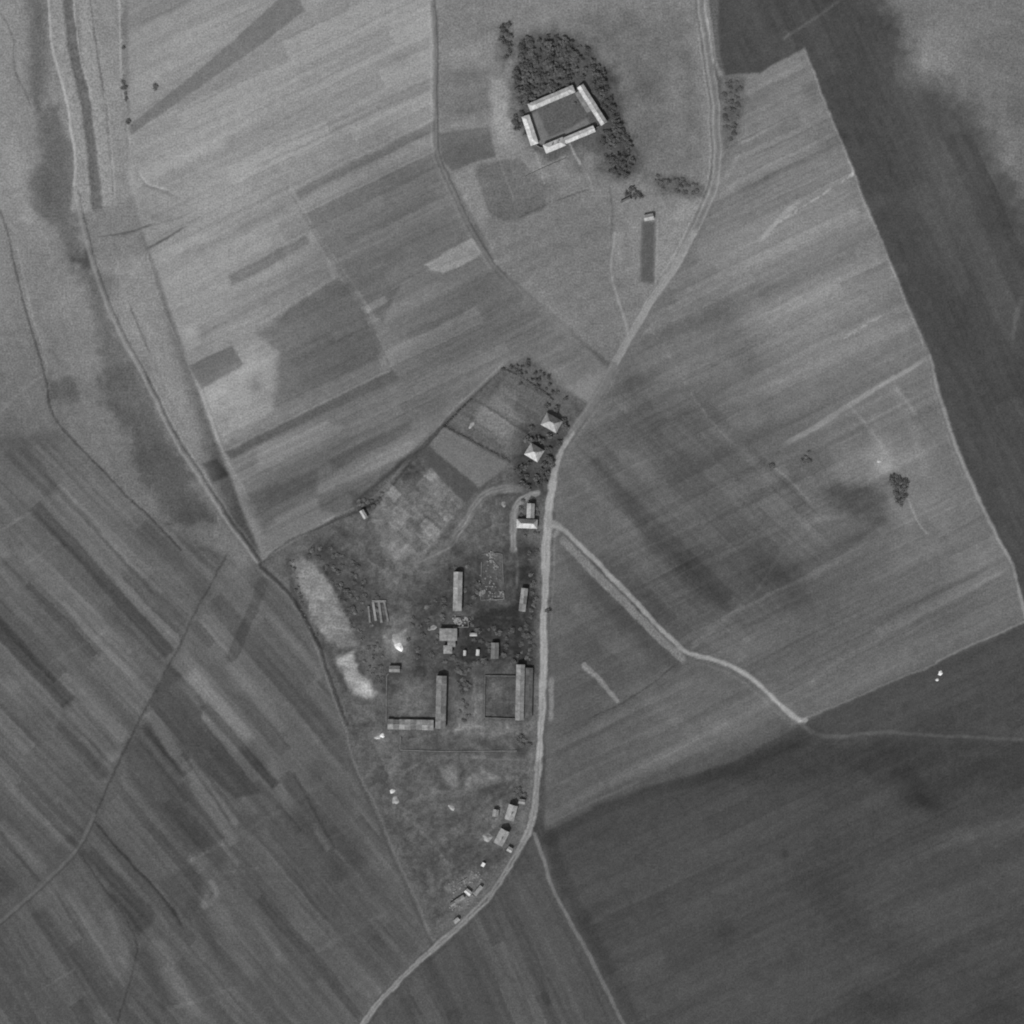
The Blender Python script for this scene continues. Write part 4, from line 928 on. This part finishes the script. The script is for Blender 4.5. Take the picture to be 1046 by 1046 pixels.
# ---------------------------------------------------------------- heaps of lime and spoil, film specks added as mounds
heap('lime_heap', 'large brilliant white lime heap above the square lower yard', 'heap', 407.6, 660.6, 5.0, 4.4, 2.2, 226, 20, seed=11)
heap('spoil_heap', 'dull pale spoil heap touching the large white lime heap', 'heap', 404.3, 652.5, 5.5, 5, 1.6, 150, 60, seed=12)
heap('lime_heap', 'white lime heap just below the lower left corner of the square yard', 'heap', 390.4, 751.4, 2.3, 2.8, 1.3, 232, 0, seed=13)
heap('lime_heap', 'flat pale lime heap left of the whiter one below the yard', 'heap', 385.8, 753.4, 3.2, 2, .9, 190, 0, seed=14)
heap('lime_heap', 'small white heap on top of the path end in the lower commons', 'heap', 400.8, 808.2, 3.0, 2.5, 1.3, 205, 15, seed=15)
heap('spoil_heap', 'grey upright spoil heap below the small white heap in the commons', 'heap', 404, 817.5, 3.4, 5.2, 1.5, 152, 0, seed=16)
heap('spoil_heap', 'small isolated pale heap below the bare patches of the commons', 'heap', 461.4, 825, 4.2, 2.4, 1.0, 165, 25, seed=17)
heap('spoil_heap', 'low pale heap left of the stepped workshop', 'heap', 441.5, 641.5, 5, 3, .9, 138, -15, seed=18)
heap('spoil_heap', 'small grey heap inside the curve of the drive tracks', 'heap', 514.4, 515, 3, 3, 1.2, 132, 0, seed=19)
heap('lime_heap', 'larger of two white film specks built as mounds in the dark field', 'heap', 960.6, 687.6, 2.9, 2.3, 1.5, 236, -30, seed=20)  # bright film speck added as a low mound, not a heap of lime
heap('lime_heap', 'smaller of two white film specks built as mounds in the dark field', 'heap', 957.3, 694.4, 1.7, 1.7, 1.0, 232, 0, seed=21)  # second film speck, likewise added as a mound
heap('spoil_heap', 'pale heap on the bright worn patch above the lone tree clump', 'heap', 898, 471, 2.6, 2, .8, 185, 30, seed=22)
heap('spoil_heap', 'pale heap in the garden plot left of the white houses', 'heap', 481.5, 434.5, 2.2, 4.4, .8, 150, 30, seed=23)

# ---------------------------------------------------------------- trees, bushes and hedges
FARM_BOX = [(530, 108), (588, 82), (603, 82), (626, 128), (560, 164), (545, 158)]
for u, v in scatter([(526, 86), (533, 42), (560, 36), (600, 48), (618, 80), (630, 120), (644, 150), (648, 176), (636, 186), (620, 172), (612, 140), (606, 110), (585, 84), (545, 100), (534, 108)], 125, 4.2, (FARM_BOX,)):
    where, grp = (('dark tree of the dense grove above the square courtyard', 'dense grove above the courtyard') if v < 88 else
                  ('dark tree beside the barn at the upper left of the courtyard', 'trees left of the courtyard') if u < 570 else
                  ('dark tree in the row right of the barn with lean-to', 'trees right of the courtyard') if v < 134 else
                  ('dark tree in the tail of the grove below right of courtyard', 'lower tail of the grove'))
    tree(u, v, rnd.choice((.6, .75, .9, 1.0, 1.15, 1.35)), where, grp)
for u, v in scatter([(524, 108), (534, 106), (533, 120), (540, 146), (532, 140), (526, 124)], 7, 4.5):
    tree(u, v, rnd.uniform(.6, .9), 'dark tree crowding the white stable on the left of the courtyard', 'trees beside the white stable')
for u, v in scatter([(511, 26), (522, 22), (523, 56), (513, 70), (508, 60)], 9, 5):
    tree(u, v, rnd.uniform(.6, .95), 'dark tree in the short row left above the grove', 'short tree row above the grove')
for u, v in ((590, 104), (594, 107), (588, 106)):
    bush(u, v, rnd.uniform(.9, 1.3), 'dark bush in the upper right corner of the courtyard', 'courtyard bushes')
for u, v in scatter([(738, 82), (758, 82), (758, 104), (750, 142), (741, 150)], 24, 4):
    bush(u, v, rnd.uniform(1.0, 1.9), 'scrubby bush on the verge right of the northern road', 'scrub beside the northern road')
for u, v in scatter([(670, 183), (690, 180), (718, 191), (718, 200), (695, 199), (673, 196)], 13, 4.4):
    bush(u, v, rnd.uniform(1.3, 2.2), 'dark bush in the thicket left of the northern road', 'thicket above the garden plot')
for u, v in ((645, 194), (650, 197), (647.5, 201), (654, 200), (641, 199)):
    tree(u, v, rnd.uniform(.6, .85), 'dark tree beside the narrow grey shed', 'trees beside the narrow shed')
for u, v in ((912, 488), (918, 491), (914, 497), (921, 499), (916, 504), (922, 507), (917, 513), (911, 493), (924, 494)):
    tree(u, v, rnd.uniform(.75, 1.15), 'dark tree of the lone clump in the eastern field', 'lone clump in the eastern field')
for u, v in ((823, 466), (827, 463), (821, 471), (826, 470)):
    bush(u, v, rnd.uniform(1.2, 1.7), 'dark bush on the parcel corner left of the worn patch', 'parcel corner bushes')
bush(788, 475, 1.9, 'single dark bush at the end of a pale line in the eastern field')
tree(559.6, 624.6, .72, 'single small tree overhanging the straight main road')
bush(158.8, 89, 1.7, 'single dark bush above the long dark strip in the pale field')
for u, v in ((126, 84), (127, 90), (128.5, 95), (129, 101), (131.5, 124), (126, 49)):
    bush(u, v, rnd.uniform(1.1, 1.7), 'dark bush on the field edge beside the dykes', 'bushes along the dyke field edge')
A1 = [(552, 420), (574, 420), (577, 442), (552, 444)]; B1 = [(535, 450), (557, 450), (557, 473), (535, 473)]; C1 = [(524, 510), (552, 510), (552, 543), (524, 543)]
for u, v in scatter([(534, 444), (552, 422), (560, 410), (582, 424), (578, 440), (568, 462), (559, 496), (545, 502), (530, 494), (524, 472), (538, 472)], 26, 5.6, (A1, B1)):
    tree(u, v, rnd.uniform(.7, 1.1), 'dark tree among the two square white houses', 'trees around the white houses')
for u, v in scatter([(512, 378), (540, 368), (556, 380), (580, 408), (560, 412), (545, 400), (530, 392)], 24, 4.5):
    tree(u, v, rnd.uniform(.4, .75), 'small orchard tree at the top of the village gardens', 'orchard at the top of the gardens')
for u, v in ((532, 520), (533, 526), (548, 518), (550, 524), (544, 510), (535, 512), (548, 545), (537, 548)):
    bush(u, v, rnd.uniform(1.1, 1.8), 'dark bush beside the T-shaped house', 'bushes around the T-shaped house')
for u, v in scatter([(312, 562), (335, 557), (368, 578), (388, 612), (386, 640), (374, 648), (356, 618), (340, 588), (322, 574)], 34, 5):
    bush(u, v, rnd.uniform(1.0, 2.0), 'dark bush in the thicket right of the quarry face', 'thicket beside the quarry')
for u, v in scatter([(330, 578), (338, 582), (352, 610), (364, 638), (374, 654), (366, 656), (352, 626)], 16, 3.4):
    bush(u, v, rnd.uniform(.7, 1.1), 'small bush on the upper rim of the quarry face', 'bushes on the quarry rim')
for u, v in scatter([(366, 662), (390, 654), (396, 690), (388, 700), (374, 688)], 22, 3.6):
    bush(u, v, rnd.uniform(.6, 1.2), 'small bush on the rough ground right of the lower quarry', 'bushes on rough quarry ground')
for u, v in scatter([(294, 566), (300, 570), (310, 620), (326, 650), (322, 655), (306, 622)], 14, 4):
    bush(u, v, rnd.uniform(.7, 1.2), 'small bush between the ditch and the quarry face', 'bushes along the quarry ditch')
VB = [[(462, 584), (473, 584), (473, 625), (461, 625)], [(447, 640), (480, 640), (480, 669), (447, 669)], [(490, 563), (516, 563), (516, 615), (490, 615)], [(500, 655), (512, 655), (512, 675), (500, 675)]]
for u, v in scatter([(440, 600), (476, 570), (490, 570), (488, 640), (524, 640), (526, 676), (470, 682), (420, 676), (414, 640)], 46, 6, VB):
    bush(u, v, rnd.uniform(.9, 1.9), 'dark garden bush among the village barns', 'bushes among the barns')
for u, v in scatter([(538, 560), (549, 560), (548, 600), (546, 676), (526, 676), (528, 640), (541, 636), (543, 602)], 26, 4.4):
    bush(u, v, rnd.uniform(1.0, 1.8), 'dark bush in the verge left of the straight main road', 'bushes along the straight road')
for u, v in scatter([(466, 684), (479, 684), (480, 706), (468, 710)], 11, 4):
    bush(u, v, rnd.uniform(1.2, 1.9), 'dark bush between the two lower farmyards', 'bushes between the lower yards')
for u, v in ((532, 754), (536, 757), (540, 760), (533, 760), (530, 757), (527, 811), (532, 812), (535.5, 813), (529, 807)):
    bush(u, v, rnd.uniform(1.3, 1.9), 'dark bush near the road below the long grey barn', 'bushes near the lower road')
for u, v in ((472, 717), (476, 722), (470, 727), (478, 731), (474, 736)):
    bush(u, v, rnd.uniform(.9, 1.4), 'small bush on the open ground between the lower yards', 'bushes on open yard ground')
for u, v in scatter([(386, 512), (391, 498), (400, 496), (384, 520), (366, 520), (360, 510)], 9, 4):
    bush(u, v, rnd.uniform(1.0, 1.7), 'dark bush beside the isolated white shed', 'bushes by the isolated shed')
hedge([(453.6, 435.5), (486, 453), (512, 467), (521, 472)], 2.2, 1.6, 'long dark hedge dividing the upper garden plots', 71)
hedge([(482, 407), (470, 419), (455, 434)], 1.6, 1.2, 'short hedge along the track above the garden plots', 72)
hedge([(513, 377), (530, 384), (552, 398), (566, 410)], 2.0, 1.6, 'hedge along the top edge of the orchard', 73)
